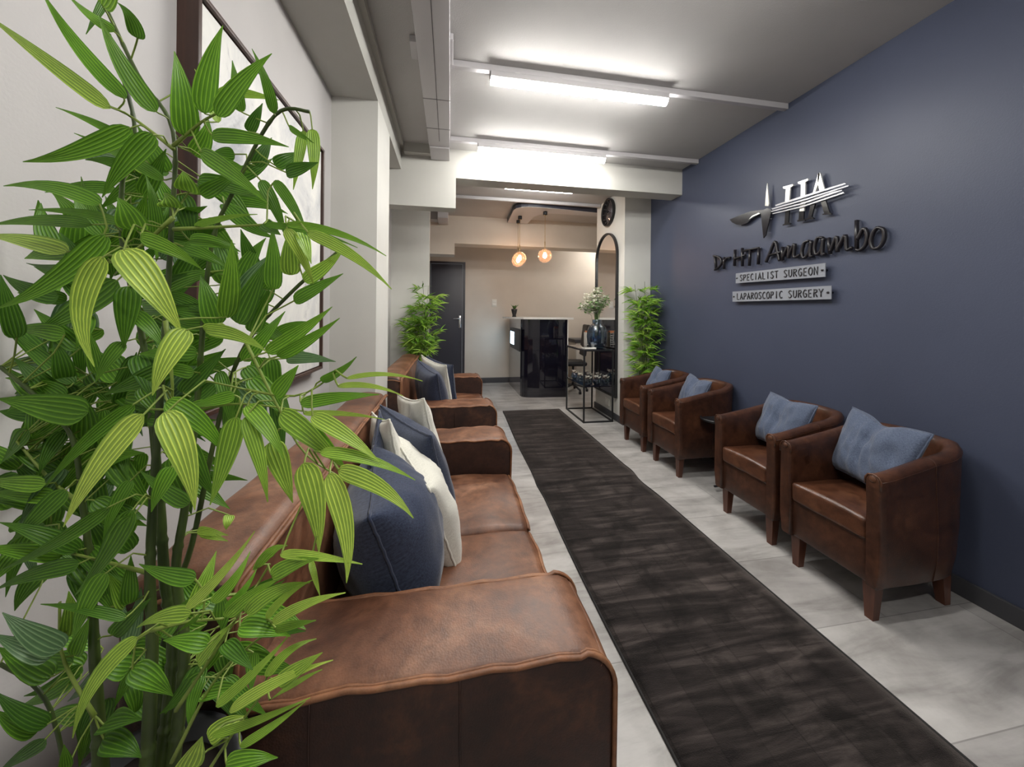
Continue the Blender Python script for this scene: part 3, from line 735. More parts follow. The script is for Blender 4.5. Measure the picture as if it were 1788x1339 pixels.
# desk organiser, tray and shells on console top
og = thing('letter_rack', 'white slatted letter rack with an orange card on the console behind the vase', 'rack', (1.86, 4.58, .890))
sl = mb()
for k in range(6): sl.rbox(-.045, .045, -.05, .05, .018+.030*k, .024+.030*k, r=.001, n=1)
sl.build('shelf', M['white_plastic'], og)
for s in (-1, 0, 1): mb().rbox(s*.042-.003, s*.042+.003, -.05, .05, 0, .185, r=.001, n=1).build('side', M['white_plastic'], og)
mb().rbox(-.04, .04, -.03, .03, .175, .205, r=.001, n=1).build('card', M['orange'], og)
tr = mb().rbox(-.075, .075, -.06, .06, 0, .010, r=.004, n=2).build('paper_tray', M['white_plastic']); tag(tr, 'flat white tray on the near left corner of the console top', 'tray', loc=(1.70, 4.175, .8905))
for s in (-1, 1): mb().rbox(s*.072-.003, s*.072+.003, -.06, .06, .008, .018, r=.001, n=1).build('tray_rim', M['white_plastic'], tr)

# ---------------------------------------------------------------- reception desk
o = thing('reception_desk', 'curved gloss black reception desk with a white stone counter', 'desk', (1.45, 6.0, 0))
def L(p): return (p[0]-1.45, p[1]-6.0)
cur = [(1.115, 6.64), (1.118, 6.1), (1.122, 5.60)]
arc = [(1.135, 5.545), (1.165, 5.505), (1.215, 5.478), (1.29, 5.460), (1.40, 5.448), (1.55, 5.440), (1.70, 5.434), (1.855, 5.430)]
inn = [(1.855, 5.47), (1.55, 5.48), (1.29, 5.50), (1.19, 5.55), (1.165, 5.62), (1.160, 6.64)]
m = mb(); m.prism([L(p) for p in [cur[2]]+arc+inn[:5]], lambda u, v, t: (u, v, t), .0, 1.235); m.build('front_panel', M['gloss_black'], o)
mb().prism([L(p) for p in cur+[inn[4], inn[5]]], lambda u, v, t: (u, v, t), .0, 1.235).build('side_panel', M['gloss_grey'], o)
tp = [(.90, 6.02), (.93, 5.86), (1.02, 5.62), (1.13, 5.44), (1.22, 5.40), (1.40, 5.385), (1.93, 5.37), (1.94, 5.72), (1.45, 5.74), (1.36, 5.80), (1.33, 5.95), (1.33, 6.64), (1.10, 6.64), (.93, 6.3)]
mb().prism([L(p) for p in tp], lambda u, v, t: (u, v, t), 1.238, 1.268).build('counter_top', M['counter'], o)
mb().rbox(.40, .414, -.575, -.20, 0, 1.235, r=.002, n=1).build('end_panel', M['counter'], o)
mb().prism([L(p) for p in [(1.185, 5.68), (1.855, 5.5), (1.855, 6.0), (1.5, 6.1), (1.5, 6.62), (1.185, 6.62)]], lambda u, v, t: (u, v, t), .72, .75).build('work_top', M['counter'], o)
t = thing('reflected_panel', 'lit panel modelling what the glossy left side of the reception desk reflects', 'reflection', (1.10, 5.98, .90))  # glow and frame imitate a wall item mirrored in the gloss side
mb().rbox(-.012, .012, -.48, .42, -.18, .17, r=.004, n=2).build('reflected_frame', M['black_plastic'], t)
mb().box(-.0135, -.0125, .02, .38, -.11, .11).build('panel', M['reflection'], t)
p = thing('succulent_pot', 'little black pot with a spiky plant on the reception counter', 'potted plant', (1.075, 5.93, 1.268))
mb().lathe([(0, 0), (.038, 0), (.030, .03), (.048, .10), (.055, .135), (.047, .135), (.04, .10), (0, .09)], seg=20).build('pot', M['black_plastic'], p)
lf = mb()
for k in range(11):
    a = k*2.4; r = .05+.02*(k % 3); d = Vector((cos(a), sin(a), 0)); e = Vector((-sin(a), cos(a), 0)); z = .11
    q0 = Vector((0, 0, z)); q1 = d*r*.5+Vector((0, 0, z+.07)); q2 = d*r+Vector((0, 0, z+.11-.01*(k % 4)))
    lf.add([q0-e*.008, q0+e*.008, q1+e*.013, q1-e*.013, q2], [(0, 1, 2, 3), (3, 2, 4)])
lf.build('leaves', M['sprig'], p, 'open')
# office chair
o = thing('office_chair', 'black swivel office chair beside the open end of the reception desk', 'chair', (2.085, 5.80, 0), rz=-.15)
mb().rbox(-.20, .20, -.20, .20, .46, .53, r=.03, n=8, crown=(0, 0, .01)).build('seat', M['black_plastic'], o)
bkr = mb().rbox(-.025, .025, -.18, .18, .62, 1.15, r=.022, n=8, fn=lambda p: (p[0]+.10+.12*(p[2]-.62)+.25*p[1]**2*0, p[1], p[2])).build('backrest', M['black_plastic'], o); bkr.location = (.06, 0, 0)
mb().tube([(.12, 0, .47), (.19, 0, .52), (.18, 0, .70)], .014, 8).build('back_support', M['black_metal'], o)
mb().tube([(0, 0, .12), (0, 0, .47)], .022, 12).build('gas_lift', M['chrome'], o)
for k in range(5):
    a = k*2*pi/5; l = mb().tube([(0, 0, .13), (.24*cos(a), .24*sin(a), .07)], .017, 8).build('base_leg', M['black_metal'], o)
    mb().lathe([(0, -.018), (.026, -.018), (.028, 0), (.026, .018), (0, .018)], (.24*cos(a), .24*sin(a), .029), 14, axis='x').build('castor', M['black_plastic'], l)
# back counter
o = thing('low_cabinet', 'low white cabinet with a dark top against the far wall behind the desk', 'cabinet', (2.85, 6.48, 0))
mb().rbox(-.55, .60, -.22, .262, 0, .80, r=.004, n=1).build('body', M['outlet'], o)
mb().rbox(-.58, .62, -.25, .265, .80, .86, r=.004, n=1).build('worktop', M['baseboard'], o)
for k in range(2):
    dr = mb().rbox(-.54+.57*k, .02+.57*k, -.238, -.221, .03, .77, r=.003, n=1).build('door', M['white_plastic'], o)
    mb().rbox(-.04+.12*k, -.03+.12*k, -.248, -.238, .5, .62, r=.002, n=1).build('handle', M['chrome'], dr)

# ---------------------------------------------------------------- dropped ceiling panel and pendants
o = thing('ceiling_raft', 'curved dark edged ceiling panel over the reception desk carrying the pendants', 'ceiling panel', (1.5, 5.1, ZC))
base = [(.885, 5.585), (.862, 4.90), (.885, 4.80), (.94, 4.735), (1.03, 4.70), (1.17, 4.69), (1.6, 4.725), (2.2, 4.80), (3.6, 4.90), (3.6, 5.05), (2.2, 4.955), (1.60, 4.945), (1.40, 4.955), (1.28, 5.03), (1.22, 5.17), (1.21, 5.585)]
pl = [(x-1.5, y-5.1) for x, y in base]
mb().prism(pl, lambda u, v, t: (u, v, t), -.067, -.003).build('raft_edge', M['door'], o)
ins = [(u*.995, v*.995) for u, v in pl]
mb().prism(ins, lambda u, v, t: (u, v, t), -.070, -.064).build('raft_underside', M['trunk'], o)
def pendant(x, y, zg, label, first=None):
    if first: return dup(first, (x, y, 2.77), label)
    o = thing('pendant_lamp', label, 'lamp', (x, y, 2.77), group='glass globe pendants over the reception desk')
    L_ = 2.77-zg
    mb().lathe([(0, -.045), (.030, -.045), (.030, 0), (0, 0)], seg=20).build('canopy', M['black_plastic'], o)
    mb().lathe([(0, -.058), (.012, -.058), (.014, -.045), (0, -.045)], seg=14).build('canopy_ring', M['brass'], o)
    mb().tube([(0, 0, -.05), (0, 0, -L_+.20)], .0035, 6).build('cord', M['brass'], o)
    mb().tube([(0, 0, -L_+.20), (0, 0, -L_+.06)], .007, 10).lathe([(0, -L_+.045), (.022, -L_+.045), (.022, -L_+.085), (0, -L_+.085)], seg=16).build('stem', M['brass'], o)
    n = 16; mb().lathe([(.018, -L_+.098)]+[(.098*sin(pi*i/n), -L_+.098*cos(pi*i/n)) for i in range(1, n)]+[(0, -L_-.098)], seg=32).build('globe', M['amber_glass'], o)
    mb().lathe([(.0, -L_+.05), (.012, -L_+.045), (.028, -L_+.005), (.026, -L_-.018), (.014, -L_-.032), (0, -L_-.036)], seg=18).build('bulb', M['bulb'], o)
    return o
p1 = pendant(1.012, 5.177, 2.145, 'left lit glass globe pendant over the desk, overlapping another behind it')
pendant(1.029, 5.40, 2.13, 'lit glass globe pendant mostly hidden behind the left globe', p1)
pendant(1.317, 4.876, 2.15, 'lit glass globe pendant hanging alone to the right of the other two', p1)

# ---------------------------------------------------------------- sign on the blue wall
LEAVES="""-.398 .496 1.541 -.460 .494 1.589 -.543 .517 1.650 .020 .223 -.789 -.572 .800
-.400 .517 1.564 -.452 .515 1.616 -.504 .534 1.699 .020 .801 -.565 -.199 .400
-.362 .510 1.548 -.385 .489 1.585 -.405 .489 1.643 .021 .550 -.716 -.429 .400
-.384 .504 1.523 -.420 .488 1.477 -.483 .496 1.470 .022 .579 -.750 -.321 .450
-.348 .487 1.510 -.369 .473 1.470 -.393 .480 1.430 .022 .705 -.643 -.300 .400
-.418 .550 1.523 -.446 .535 1.542 -.497 .545 1.559 .012 .766 -.636 -.093 .400
-.376 .543 1.474 -.425 .545 1.509 -.500 .571 1.539 .015 .520 -.852 -.062 .400
-.325 .503 1.518 -.314 .484 1.560 -.328 .488 1.612 .027 .664 -.725 -.184 .500
-.290 .477 1.536 -.278 .461 1.580 -.263 .464 1.633 .023 .360 -.867 -.344 .500
-.267 .463 1.527 -.238 .450 1.564 -.208 .457 1.603 .020 .388 -.911 -.142 .450
-.294 .559 1.583 -.289 .540 1.608 -.296 .543 1.644 .016 .232 -.901 -.367 .300
-.228 .507 1.559 -.224 .483 1.588 -.242 .483 1.623 .013 .465 -.869 -.172 .300
-.287 .487 1.514 -.235 .470 1.511 -.197 .477 1.504 .018 .546 -.825 -.147 .350
-.293 .478 1.490 -.238 .449 1.457 -.205 .444 1.424 .020 .303 -.848 -.435 .450
-.325 .564 1.567 -.338 .568 1.608 -.375 .597 1.659 .013 .594 -.795 -.122 .800
-.423 .531 1.655 -.449 .527 1.667 -.488 .546 1.707 .015 .822 -.501 -.271 .500
-.478 .591 1.747 -.469 .564 1.698 -.479 .561 1.667 .010 .513 -.729 -.452 .150
-.428 .521 1.679 -.400 .496 1.678 -.391 .494 1.695 .020 .630 -.758 -.167 .600
-.394 .526 1.647 -.377 .499 1.656 -.395 .499 1.669 .016 .305 -.622 -.721 .200
-.217 .525 1.552 -.195 .508 1.534 -.181 .512 1.527 .009 .365 -.700 -.614 .400
-.273 .555 1.507 -.261 .552 1.526 -.259 .571 1.556 .018 .493 -.864 -.105 .100
-.235 .528 1.499 -.219 .526 1.509 -.210 .546 1.528 .019 .364 -.931 -.039 .120
-.216 .515 1.486 -.187 .491 1.485 -.168 .490 1.493 .018 .614 -.786 -.064 .100
-.301 .560 1.523 -.313 .557 1.522 -.337 .576 1.530 .018 .666 -.664 -.340 .200
-.282 .557 1.555 -.266 .542 1.569 -.261 .549 1.593 .015 .492 -.869 -.053 .100
-.186 .520 1.549 -.175 .502 1.502 -.181 .508 1.464 .016 .258 -.844 -.471 .700
-.206 .544 1.557 -.204 .524 1.507 -.211 .525 1.467 .015 .009 -.745 -.667 .700
-.238 .498 1.468 -.214 .490 1.432 -.211 .505 1.396 .015 .398 -.801 -.448 .250
-.216 .484 1.464 -.177 .454 1.423 -.163 .449 1.381 .013 .272 -.945 -.184 .250
-.326 .565 1.611 -.282 .556 1.610 -.249 .570 1.611 .015 .435 -.893 -.118 .700
-.409 .498 1.426 -.451 .495 1.452 -.522 .517 1.447 .020 .723 -.689 .050 .400
-.395 .506 1.410 -.449 .515 1.425 -.529 .550 1.428 .017 .662 -.516 -.544 .400
-.439 .523 1.407 -.500 .532 1.417 -.585 .565 1.409 .016 .799 -.600 -.032 .350
-.490 .553 1.376 -.542 .561 1.394 -.623 .596 1.402 .024 .624 -.760 .182 .850
-.383 .473 1.386 -.413 .459 1.325 -.483 .472 1.301 .022 .748 -.639 .178 .450
-.377 .462 1.360 -.408 .456 1.302 -.383 .461 1.239 .021 .769 -.603 .212 .950
-.328 .423 1.363 -.293 .415 1.323 -.280 .431 1.277 .029 .662 -.745 -.088 1.000
-.328 .443 1.380 -.294 .440 1.371 -.281 .462 1.349 .017 .369 -.857 -.360 .550
-.366 .490 1.396 -.357 .469 1.412 -.372 .472 1.429 .030 .279 -.844 -.457 .500
-.326 .483 1.424 -.322 .472 1.429 -.334 .483 1.441 .023 .294 -.663 -.689 .600
-.313 .491 1.446 -.304 .471 1.451 -.309 .474 1.464 .024 .266 -.895 -.359 .600
-.435 .553 1.341 -.484 .561 1.298 -.565 .596 1.270 .032 .377 -.925 -.043 .250
-.420 .550 1.333 -.415 .540 1.292 -.427 .553 1.250 .026 .723 -.632 .280 .300
-.483 .592 1.420 -.504 .596 1.446 -.545 .624 1.479 .027 .325 -.944 -.062 .250
-.271 .423 1.282 -.278 .402 1.254 -.286 .402 1.218 .022 .575 -.788 .219 .980
-.260 .431 1.282 -.213 .407 1.283 -.187 .407 1.259 .016 .439 -.864 -.248 .750
-.305 .530 1.283 -.307 .518 1.316 -.323 .529 1.349 .026 .474 -.848 .239 .300
-.280 .506 1.293 -.260 .481 1.341 -.261 .481 1.388 .023 .634 -.762 -.132 .550
-.271 .514 1.286 -.245 .495 1.326 -.231 .498 1.366 .028 .157 -.987 .017 .200
-.258 .522 1.274 -.241 .507 1.303 -.234 .513 1.331 .020 .297 -.868 -.398 .250
-.216 .484 1.329 -.208 .469 1.366 -.215 .477 1.406 .020 .076 -.927 -.369 .400
-.191 .470 1.346 -.188 .460 1.372 -.194 .472 1.402 .021 .423 -.906 .017 .700
-.183 .438 1.395 -.164 .435 1.366 -.160 .455 1.335 .014 .324 -.944 .063 .900
-.179 .458 1.403 -.162 .432 1.377 -.153 .428 1.355 .018 .672 -.732 -.108 .700
-.191 .480 1.315 -.155 .457 1.331 -.127 .455 1.348 .017 .001 -.998 .070 .300
-.175 .467 1.339 -.147 .456 1.354 -.130 .467 1.379 .017 .318 -.947 -.053 .700
-.174 .416 1.395 -.114 .399 1.392 -.069 .404 1.363 .009 .360 -.871 -.334 .550
-.144 .391 1.382 -.088 .356 1.360 -.054 .346 1.323 .012 .343 -.913 -.220 .750
-.208 .442 1.399 -.154 .436 1.398 -.110 .451 1.379 .008 .512 -.840 -.178 .300
-.219 .465 1.406 -.199 .441 1.394 -.189 .439 1.388 .016 .197 -.980 .003 .150
-.204 .442 1.255 -.165 .436 1.278 -.138 .452 1.308 .017 .431 -.889 -.157 .550
-.186 .428 1.252 -.147 .410 1.271 -.119 .415 1.295 .015 .473 -.858 -.198 .500
-.235 .457 1.244 -.213 .457 1.273 -.200 .478 1.302 .017 .618 -.737 .275 .400
-.195 .471 1.245 -.158 .444 1.250 -.130 .440 1.244 .015 .141 -.953 .268 .080
-.189 .429 1.209 -.168 .407 1.230 -.157 .407 1.245 .018 .348 -.844 .408 .500
-.143 .431 1.224 -.114 .405 1.236 -.098 .402 1.254 .010 .118 -.985 -.128 .300
-.103 .383 1.234 -.064 .375 1.245 -.028 .387 1.229 .005 -.069 -.984 .162 .850
-.112 .385 1.226 -.073 .361 1.235 -.044 .358 1.220 .006 -.005 -.924 .382 .850
-.157 .413 1.203 -.115 .404 1.213 -.077 .415 1.210 .014 .151 -.982 .115 .500
-.154 .413 1.192 -.106 .389 1.200 -.066 .386 1.190 .006 .241 -.934 .263 .850
-.137 .389 1.196 -.096 .368 1.182 -.068 .370 1.153 .016 .361 -.859 .363 .850
-.178 .417 1.193 -.136 .394 1.174 -.109 .394 1.140 .022 .276 -.961 -.020 .650
-.162 .434 1.172 -.136 .434 1.149 -.121 .455 1.110 .018 .519 -.855 -.026 .500
-.215 .423 1.188 -.190 .405 1.150 -.187 .411 1.101 .015 .232 -.635 .737 .700
-.219 .434 1.198 -.184 .410 1.179 -.172 .411 1.146 .018 .676 -.735 .057 .600
-.197 .440 1.155 -.179 .426 1.126 -.172 .434 1.087 .022 .462 -.857 .227 .800
-.225 .425 1.188 -.234 .425 1.140 -.263 .449 1.084 .021 .402 -.897 .183 .650
-.141 .380 1.152 -.126 .382 1.107 -.136 .409 1.043 .024 .058 -.764 .642 .880
-.113 .365 1.146 -.086 .349 1.103 -.095 .360 1.043 .020 -.009 -.980 .196 .950
-.104 .363 1.150 -.055 .330 1.152 -.030 .321 1.121 .016 .192 -.951 .241 .880
-.125 .377 1.163 -.075 .367 1.162 -.034 .379 1.128 .012 .436 -.753 .492 .700
-.289 .396 1.201 -.329 .396 1.157 -.370 .416 1.089 .023 .336 -.765 .550 1.000
-.260 .380 1.207 -.229 .365 1.169 -.232 .375 1.116 .023 .346 -.877 .333 .980
-.283 .415 1.209 -.245 .411 1.191 -.237 .432 1.144 .020 .687 -.725 -.055 .500
-.315 .420 1.206 -.352 .413 1.177 -.394 .426 1.126 .015 .764 -.642 -.067 .350
-.250 .470 1.202 -.270 .462 1.198 -.302 .477 1.188 .015 .539 -.770 .342 .500
-.300 .479 1.187 -.275 .473 1.194 -.261 .490 1.187 .014 .747 -.639 .185 .500
-.471 .559 1.166 -.508 .546 1.180 -.566 .556 1.188 .039 .742 -.660 -.118 .350
-.561 .585 1.139 -.584 .589 1.108 -.633 .617 1.068 .026 .517 -.479 .710 .200
-.544 .603 1.076 -.558 .588 1.099 -.595 .597 1.113 .024 .747 -.551 .373 .200
-.515 .557 1.075 -.552 .561 1.078 -.614 .589 1.071 .021 .601 -.787 .141 .550
-.514 .567 1.055 -.551 .567 1.060 -.611 .592 1.054 .020 .519 -.827 .217 .500
-.478 .540 1.073 -.500 .532 1.045 -.544 .548 1.006 .022 .558 -.655 .510 .250
-.471 .549 .990 -.493 .529 1.029 -.538 .532 1.042 .021 .687 -.716 .123 .200
-.503 .565 .976 -.529 .548 .996 -.577 .554 1.002 .023 .504 -.508 .699 .500
-.397 .496 1.068 -.450 .500 1.024 -.536 .531 .984 .018 .806 -.490 .332 .300
-.368 .491 1.058 -.395 .496 1.023 -.434 .523 .968 .023 .523 -.719 .458 .350
-.439 .584 .964 -.447 .572 .998 -.473 .584 1.020 .023 .626 -.596 .503 .200
-.479 .591 .959 -.482 .582 .992 -.504 .596 1.011 .026 .357 -.873 .331 .200
-.292 .437 1.134 -.297 .426 1.117 -.311 .437 1.087 .016 .527 -.759 .382 .500
-.310 .491 1.067 -.341 .495 1.084 -.384 .522 1.099 .018 .362 -.912 .195 .250
-.521 .599 1.197 -.560 .594 1.241 -.622 .614 1.281 .019 .827 -.497 -.264 .200
-.565 .606 1.237 -.592 .608 1.267 -.643 .635 1.297 .021 .807 -.449 .383 .150
-.541 .551 1.265 -.527 .528 1.305 -.536 .529 1.343 .019 .812 -.569 -.128 .150
-.513 .597 1.246 -.531 .587 1.275 -.570 .600 1.302 .023 .644 -.736 -.210 .250
-.545 .603 1.181 -.549 .581 1.211 -.576 .584 1.236 .024 .504 -.658 .559 .150
-.451 .526 .986 -.496 .525 .984 -.558 .548 .950 .021 .348 -.925 .155 .200
-.369 .491 1.065 -.392 .493 1.009 -.453 .523 .949 .023 .293 -.782 .550 .300
-.399 .496 .990 -.412 .486 .964 -.431 .496 .915 .023 .371 -.451 .812 .400
-.416 .550 .912 -.404 .535 .954 -.409 .543 .980 .018 .500 -.814 .297 .300
-.430 .562 .900 -.420 .538 .940 -.428 .536 .963 .020 .677 -.424 .601 .600
-.280 .455 .999 -.309 .455 1.005 -.352 .478 1.008 .017 .216 -.830 .514 .300
-.375 .492 .936 -.410 .484 .962 -.467 .501 .958 .011 .532 -.645 .549 .200
-.474 .540 .886 -.449 .515 .932 -.453 .516 .960 .019 .693 -.569 .443 .650
-.476 .550 .853 -.454 .533 .889 -.453 .541 .906 .019 .316 -.797 .514 .400
-.449 .505 .900 -.465 .488 .933 -.496 .494 .958 .023 .289 -.764 .576 .050
-.463 .507 .889 -.480 .495 .914 -.518 .507 .926 .019 .703 -.480 .525 .050
-.494 .543 .835 -.522 .542 .859 -.573 .566 .864 .025 .676 -.572 .465 .250
-.476 .520 .798 -.492 .504 .830 -.519 .510 .857 .017 .634 -.665 .394 .100
-.500 .534 .777 -.505 .513 .808 -.525 .516 .830 .017 .719 -.584 .376 .300
-.467 .508 .793 -.497 .514 .771 -.551 .545 .723 .018 .637 -.640 .429 .100
-.263 .421 .986 -.292 .425 .989 -.334 .451 .955 .016 .547 -.771 .326 .750
-.246 .419 .953 -.262 .411 .968 -.292 .427 .957 .017 .198 -.706 .680 .450
-.387 .514 .858 -.393 .501 .873 -.417 .510 .867 .024 .327 -.708 .626 .300
-.350 .467 .897 -.323 .461 .888 -.317 .479 .848 .022 .358 -.629 .690 .400
-.318 .431 .960 -.354 .419 .939 -.367 .423 .874 .016 .623 -.416 .662 .800
-.390 .525 .852 -.392 .513 .838 -.411 .524 .802 .017 .800 -.497 .336 .300
-.429 .532 .775 -.390 .506 .806 -.368 .504 .801 .025 .600 -.455 .657 .200
-.429 .532 .757 -.389 .511 .769 -.374 .514 .744 .025 .747 -.560 .358 .200
-.443 .504 .756 -.421 .477 .799 -.419 .474 .817 .011 .649 -.704 .288 .400
-.261 .411 .999 -.210 .382 1.048 -.183 .378 1.090 .010 .203 -.922 .330 .900
-.242 .418 .997 -.218 .416 1.017 -.217 .439 1.034 .012 .618 -.647 .447 .600
-.229 .416 .991 -.207 .414 1.007 -.208 .436 1.018 .008 .084 -.959 .270 .500
-.281 .455 .967 -.272 .458 .995 -.276 .484 1.011 .017 .529 -.592 .608 .650
-.227 .415 .982 -.200 .404 1.014 -.174 .414 1.018 .014 .429 -.851 .302 .600
-.201 .401 .994 -.173 .388 1.029 -.140 .396 1.022 .015 .171 -.928 .331 .650
-.201 .421 1.026 -.182 .398 1.061 -.161 .395 1.063 .014 .610 -.630 .481 .600
-.176 .396 1.033 -.145 .368 1.064 -.120 .362 1.068 .015 .188 -.854 .485 .600
-.163 .384 1.062 -.117 .359 1.072 -.080 .356 1.062 .009 .414 -.676 .609 .850
-.137 .389 1.049 -.127 .373 1.041 -.124 .378 1.019 .006 .065 -.812 .580 .800
-.186 .408 .981 -.162 .390 1.020 -.135 .391 1.028 .008 -.015 -.932 .362 .750
-.170 .385 .994 -.132 .362 1.030 -.096 .361 1.033 .010 .511 -.586 .629 .850
-.172 .396 .979 -.147 .379 .994 -.130 .385 .991 .009 .025 -.757 .652 .600
-.214 .413 .972 -.186 .409 .973 -.170 .426 .944 .018 .069 -.619 .782 .500
-.270 .443 .914 -.245 .424 .951 -.228 .427 .965 .016 .415 -.508 .755 .750
-.180 .397 .930 -.166 .397 .959 -.140 .416 .946 .010 .547 -.691 .472 .750
-.164 .384 .935 -.136 .362 .967 -.116 .361 .979 .014 .299 -.707 .641 .750
-.235 .427 .946 -.206 .398 .955 -.190 .391 .945 .015 .570 -.656 .495 .150
-.210 .433 .926 -.210 .431 .905 -.221 .451 .863 .013 .161 -.804 .573 .450
-.224 .394 .912 -.183 .385 .946 -.160 .398 .969 .010 .105 -.689 .717 .700
-.205 .381 .918 -.156 .365 .959 -.109 .369 .963 .011 .232 -.513 .827 .950
-.177 .396 .907 -.144 .368 .949 -.116 .361 .963 .008 .623 -.566 .540 .700
-.270 .453 .869 -.239 .431 .891 -.220 .431 .892 .018 .309 -.381 .871 .350
-.314 .471 .924 -.283 .446 .955 -.268 .444 .967 .017 .765 -.507 .398 .400
-.343 .496 .907 -.312 .476 .945 -.298 .478 .964 .021 .354 -.836 .419 .300
-.234 .406 .871 -.184 .399 .884 -.145 .414 .885 .008 .198 -.754 .626 .700
-.206 .401 .860 -.170 .393 .883 -.147 .407 .889 .008 .459 -.568 .683 .650
-.244 .418 .855 -.230 .420 .866 -.222 .442 .848 .018 .451 -.596 .664 .850
-.220 .404 .841 -.191 .393 .856 -.172 .404 .838 .017 .016 -.784 .620 .500
-.253 .399 .848 -.228 .370 .896 -.217 .363 .917 .023 .450 -.737 .505 .850
-.287 .477 .869 -.285 .455 .861 -.285 .455 .829 .014 .450 -.603 .659 .300
-.304 .561 1.014 -.297 .543 1.013 -.301 .548 1.001 .013 .486 -.748 .452 .800
-.348 .568 .993 -.321 .555 .995 -.307 .564 .984 .011 .407 -.851 .331 .850
-.344 .568 .989 -.318 .553 .990 -.305 .560 .978 .010 .505 -.798 .329 .800
-.260 .512 1.230 -.240 .506 1.208 -.229 .521 1.182 .022 .580 -.806 -.115 .300
-.247 .500 1.217 -.221 .487 1.196 -.205 .495 1.169 .025 .420 -.779 .466 .350
-.326 .524 1.222 -.358 .530 1.230 -.409 .560 1.225 .022 .454 -.832 -.318 .400
-.363 .541 1.227 -.398 .536 1.210 -.451 .555 1.189 .026 .252 -.949 -.189 .200
-.315 .563 1.353 -.321 .560 1.384 -.340 .580 1.420 .021 .620 -.781 -.082 .200
-.272 .555 1.361 -.269 .530 1.385 -.276 .528 1.411 .019 .418 -.830 -.369 .150
-.428 .582 1.465 -.393 .553 1.488 -.376 .547 1.518 .021 .412 -.701 -.582 .300
-.396 .577 1.497 -.402 .560 1.522 -.424 .567 1.554 .023 .389 -.899 -.202 .350
-.334 .546 1.459 -.292 .514 1.466 -.264 .504 1.479 .019 .267 -.868 -.418 .300
-.416 .580 1.497 -.434 .581 1.508 -.470 .605 1.528 .021 .619 -.770 -.154 .700
-.320 .503 1.389 -.285 .494 1.390 -.266 .509 1.378 .018 .292 -.946 .139 .350
-.342 .527 1.385 -.306 .516 1.376 -.290 .529 1.357 .018 .480 -.856 -.191 .300
-.306 .490 1.404 -.258 .462 1.413 -.221 .456 1.414 .008 .293 -.860 -.419 .600
-.607 .705 1.439 -.597 .680 1.469 -.626 .682 1.488 .024 .579 -.793 -.189 .356
-.613 .710 1.290 -.618 .690 1.270 -.623 .690 1.237 .022 .830 -.537 -.150 .373
-.399 .560 1.389 -.373 .547 1.413 -.380 .559 1.449 .025 .647 -.747 -.151 .292
-.481 .645 1.302 -.418 .609 1.295 -.376 .596 1.309 .030 .674 -.665 .322 .170
-.420 .616 1.281 -.402 .598 1.235 -.395 .602 1.187 .022 .818 -.507 .271 .115
-.541 .643 1.204 -.504 .619 1.181 -.485 .617 1.156 .021 .609 -.780 -.143 .187
-.440 .668 1.407 -.419 .667 1.431 -.406 .687 1.453 .022 .680 -.716 .157 .178
-.460 .594 1.184 -.418 .564 1.173 -.392 .557 1.162 .025 .472 -.811 .345 .182
-.643 .736 1.317 -.647 .716 1.265 -.657 .718 1.208 .033 .741 -.644 .190 .057
-.517 .612 1.163 -.555 .623 1.135 -.604 .656 1.086 .024 .673 -.626 .395 .127
-.473 .586 1.407 -.499 .588 1.442 -.526 .611 1.494 .016 .352 -.886 -.301 .363
-.470 .568 1.361 -.518 .577 1.352 -.590 .611 1.367 .018 .556 -.722 -.412 .117
-.479 .641 1.415 -.515 .652 1.442 -.555 .683 1.488 .030 .863 -.457 -.214 .360
-.488 .600 1.159 -.479 .590 1.129 -.494 .605 1.092 .017 .564 -.819 .107 .406
-.489 .695 1.305 -.446 .667 1.333 -.411 .660 1.349 .022 .519 -.812 -.267 .107
-.642 .710 1.156 -.655 .690 1.121 -.683 .693 1.075 .031 .841 -.395 .369 .348
-.532 .670 1.438 -.559 .666 1.460 -.600 .685 1.496 .030 .431 -.792 -.432 .370
-.540 .717 1.191 -.538 .710 1.138 -.528 .722 1.082 .024 .556 -.766 .323 .080
-.434 .655 1.151 -.442 .654 1.111 -.437 .671 1.065 .020 .518 -.850 .094 .074
-.639 .729 1.255 -.671 .735 1.202 -.700 .769 1.167 .023 .700 -.695 .166 .055
-.400 .578 1.415 -.353 .565 1.406 -.319 .574 1.420 .022 .754 -.524 -.396 .319
-.554 .664 1.175 -.562 .653 1.139 -.609 .668 1.116 .018 .637 -.771 -.022 .246
-.478 .688 1.267 -.437 .686 1.277 -.412 .706 1.257 .026 .360 -.900 -.246 .381
-.664 .740 1.287 -.690 .732 1.254 -.700 .747 1.220 .023 .415 -.901 .128 .088
-.513 .577 1.268 -.543 .576 1.278 -.597 .600 1.273 .025 .677 -.693 -.249 .403
-.517 .594 1.359 -.508 .582 1.386 -.537 .596 1.409 .018 .769 -.637 .055 .110
-.516 .650 1.355 -.504 .631 1.394 -.500 .634 1.434 .018 .558 -.753 .348 .245
-.529 .720 1.310 -.471 .685 1.308 -.435 .675 1.323 .025 .283 -.920 -.269 .301
-.521 .700 1.266 -.459 .674 1.238 -.421 .672 1.199 .032 .233 -.951 -.205 .365
-.430 .565 1.319 -.388 .549 1.343 -.355 .555 1.352 .023 .844 -.533 .061 .108
-.399 .561 1.394 -.359 .547 1.386 -.333 .555 1.388 .019 .703 -.703 .111 .211
-.477 .705 1.418 -.440 .695 1.447 -.406 .707 1.451 .020 .527 -.796 -.296 .382
-.503 .708 1.195 -.511 .693 1.165 -.532 .702 1.128 .027 .776 -.594 .213 .354
-.396 .592 1.419 -.354 .585 1.422 -.330 .601 1.448 .024 .698 -.698 -.161 .421
-.544 .668 1.271 -.572 .658 1.250 -.624 .672 1.236 .021 .349 -.925 -.148 .449
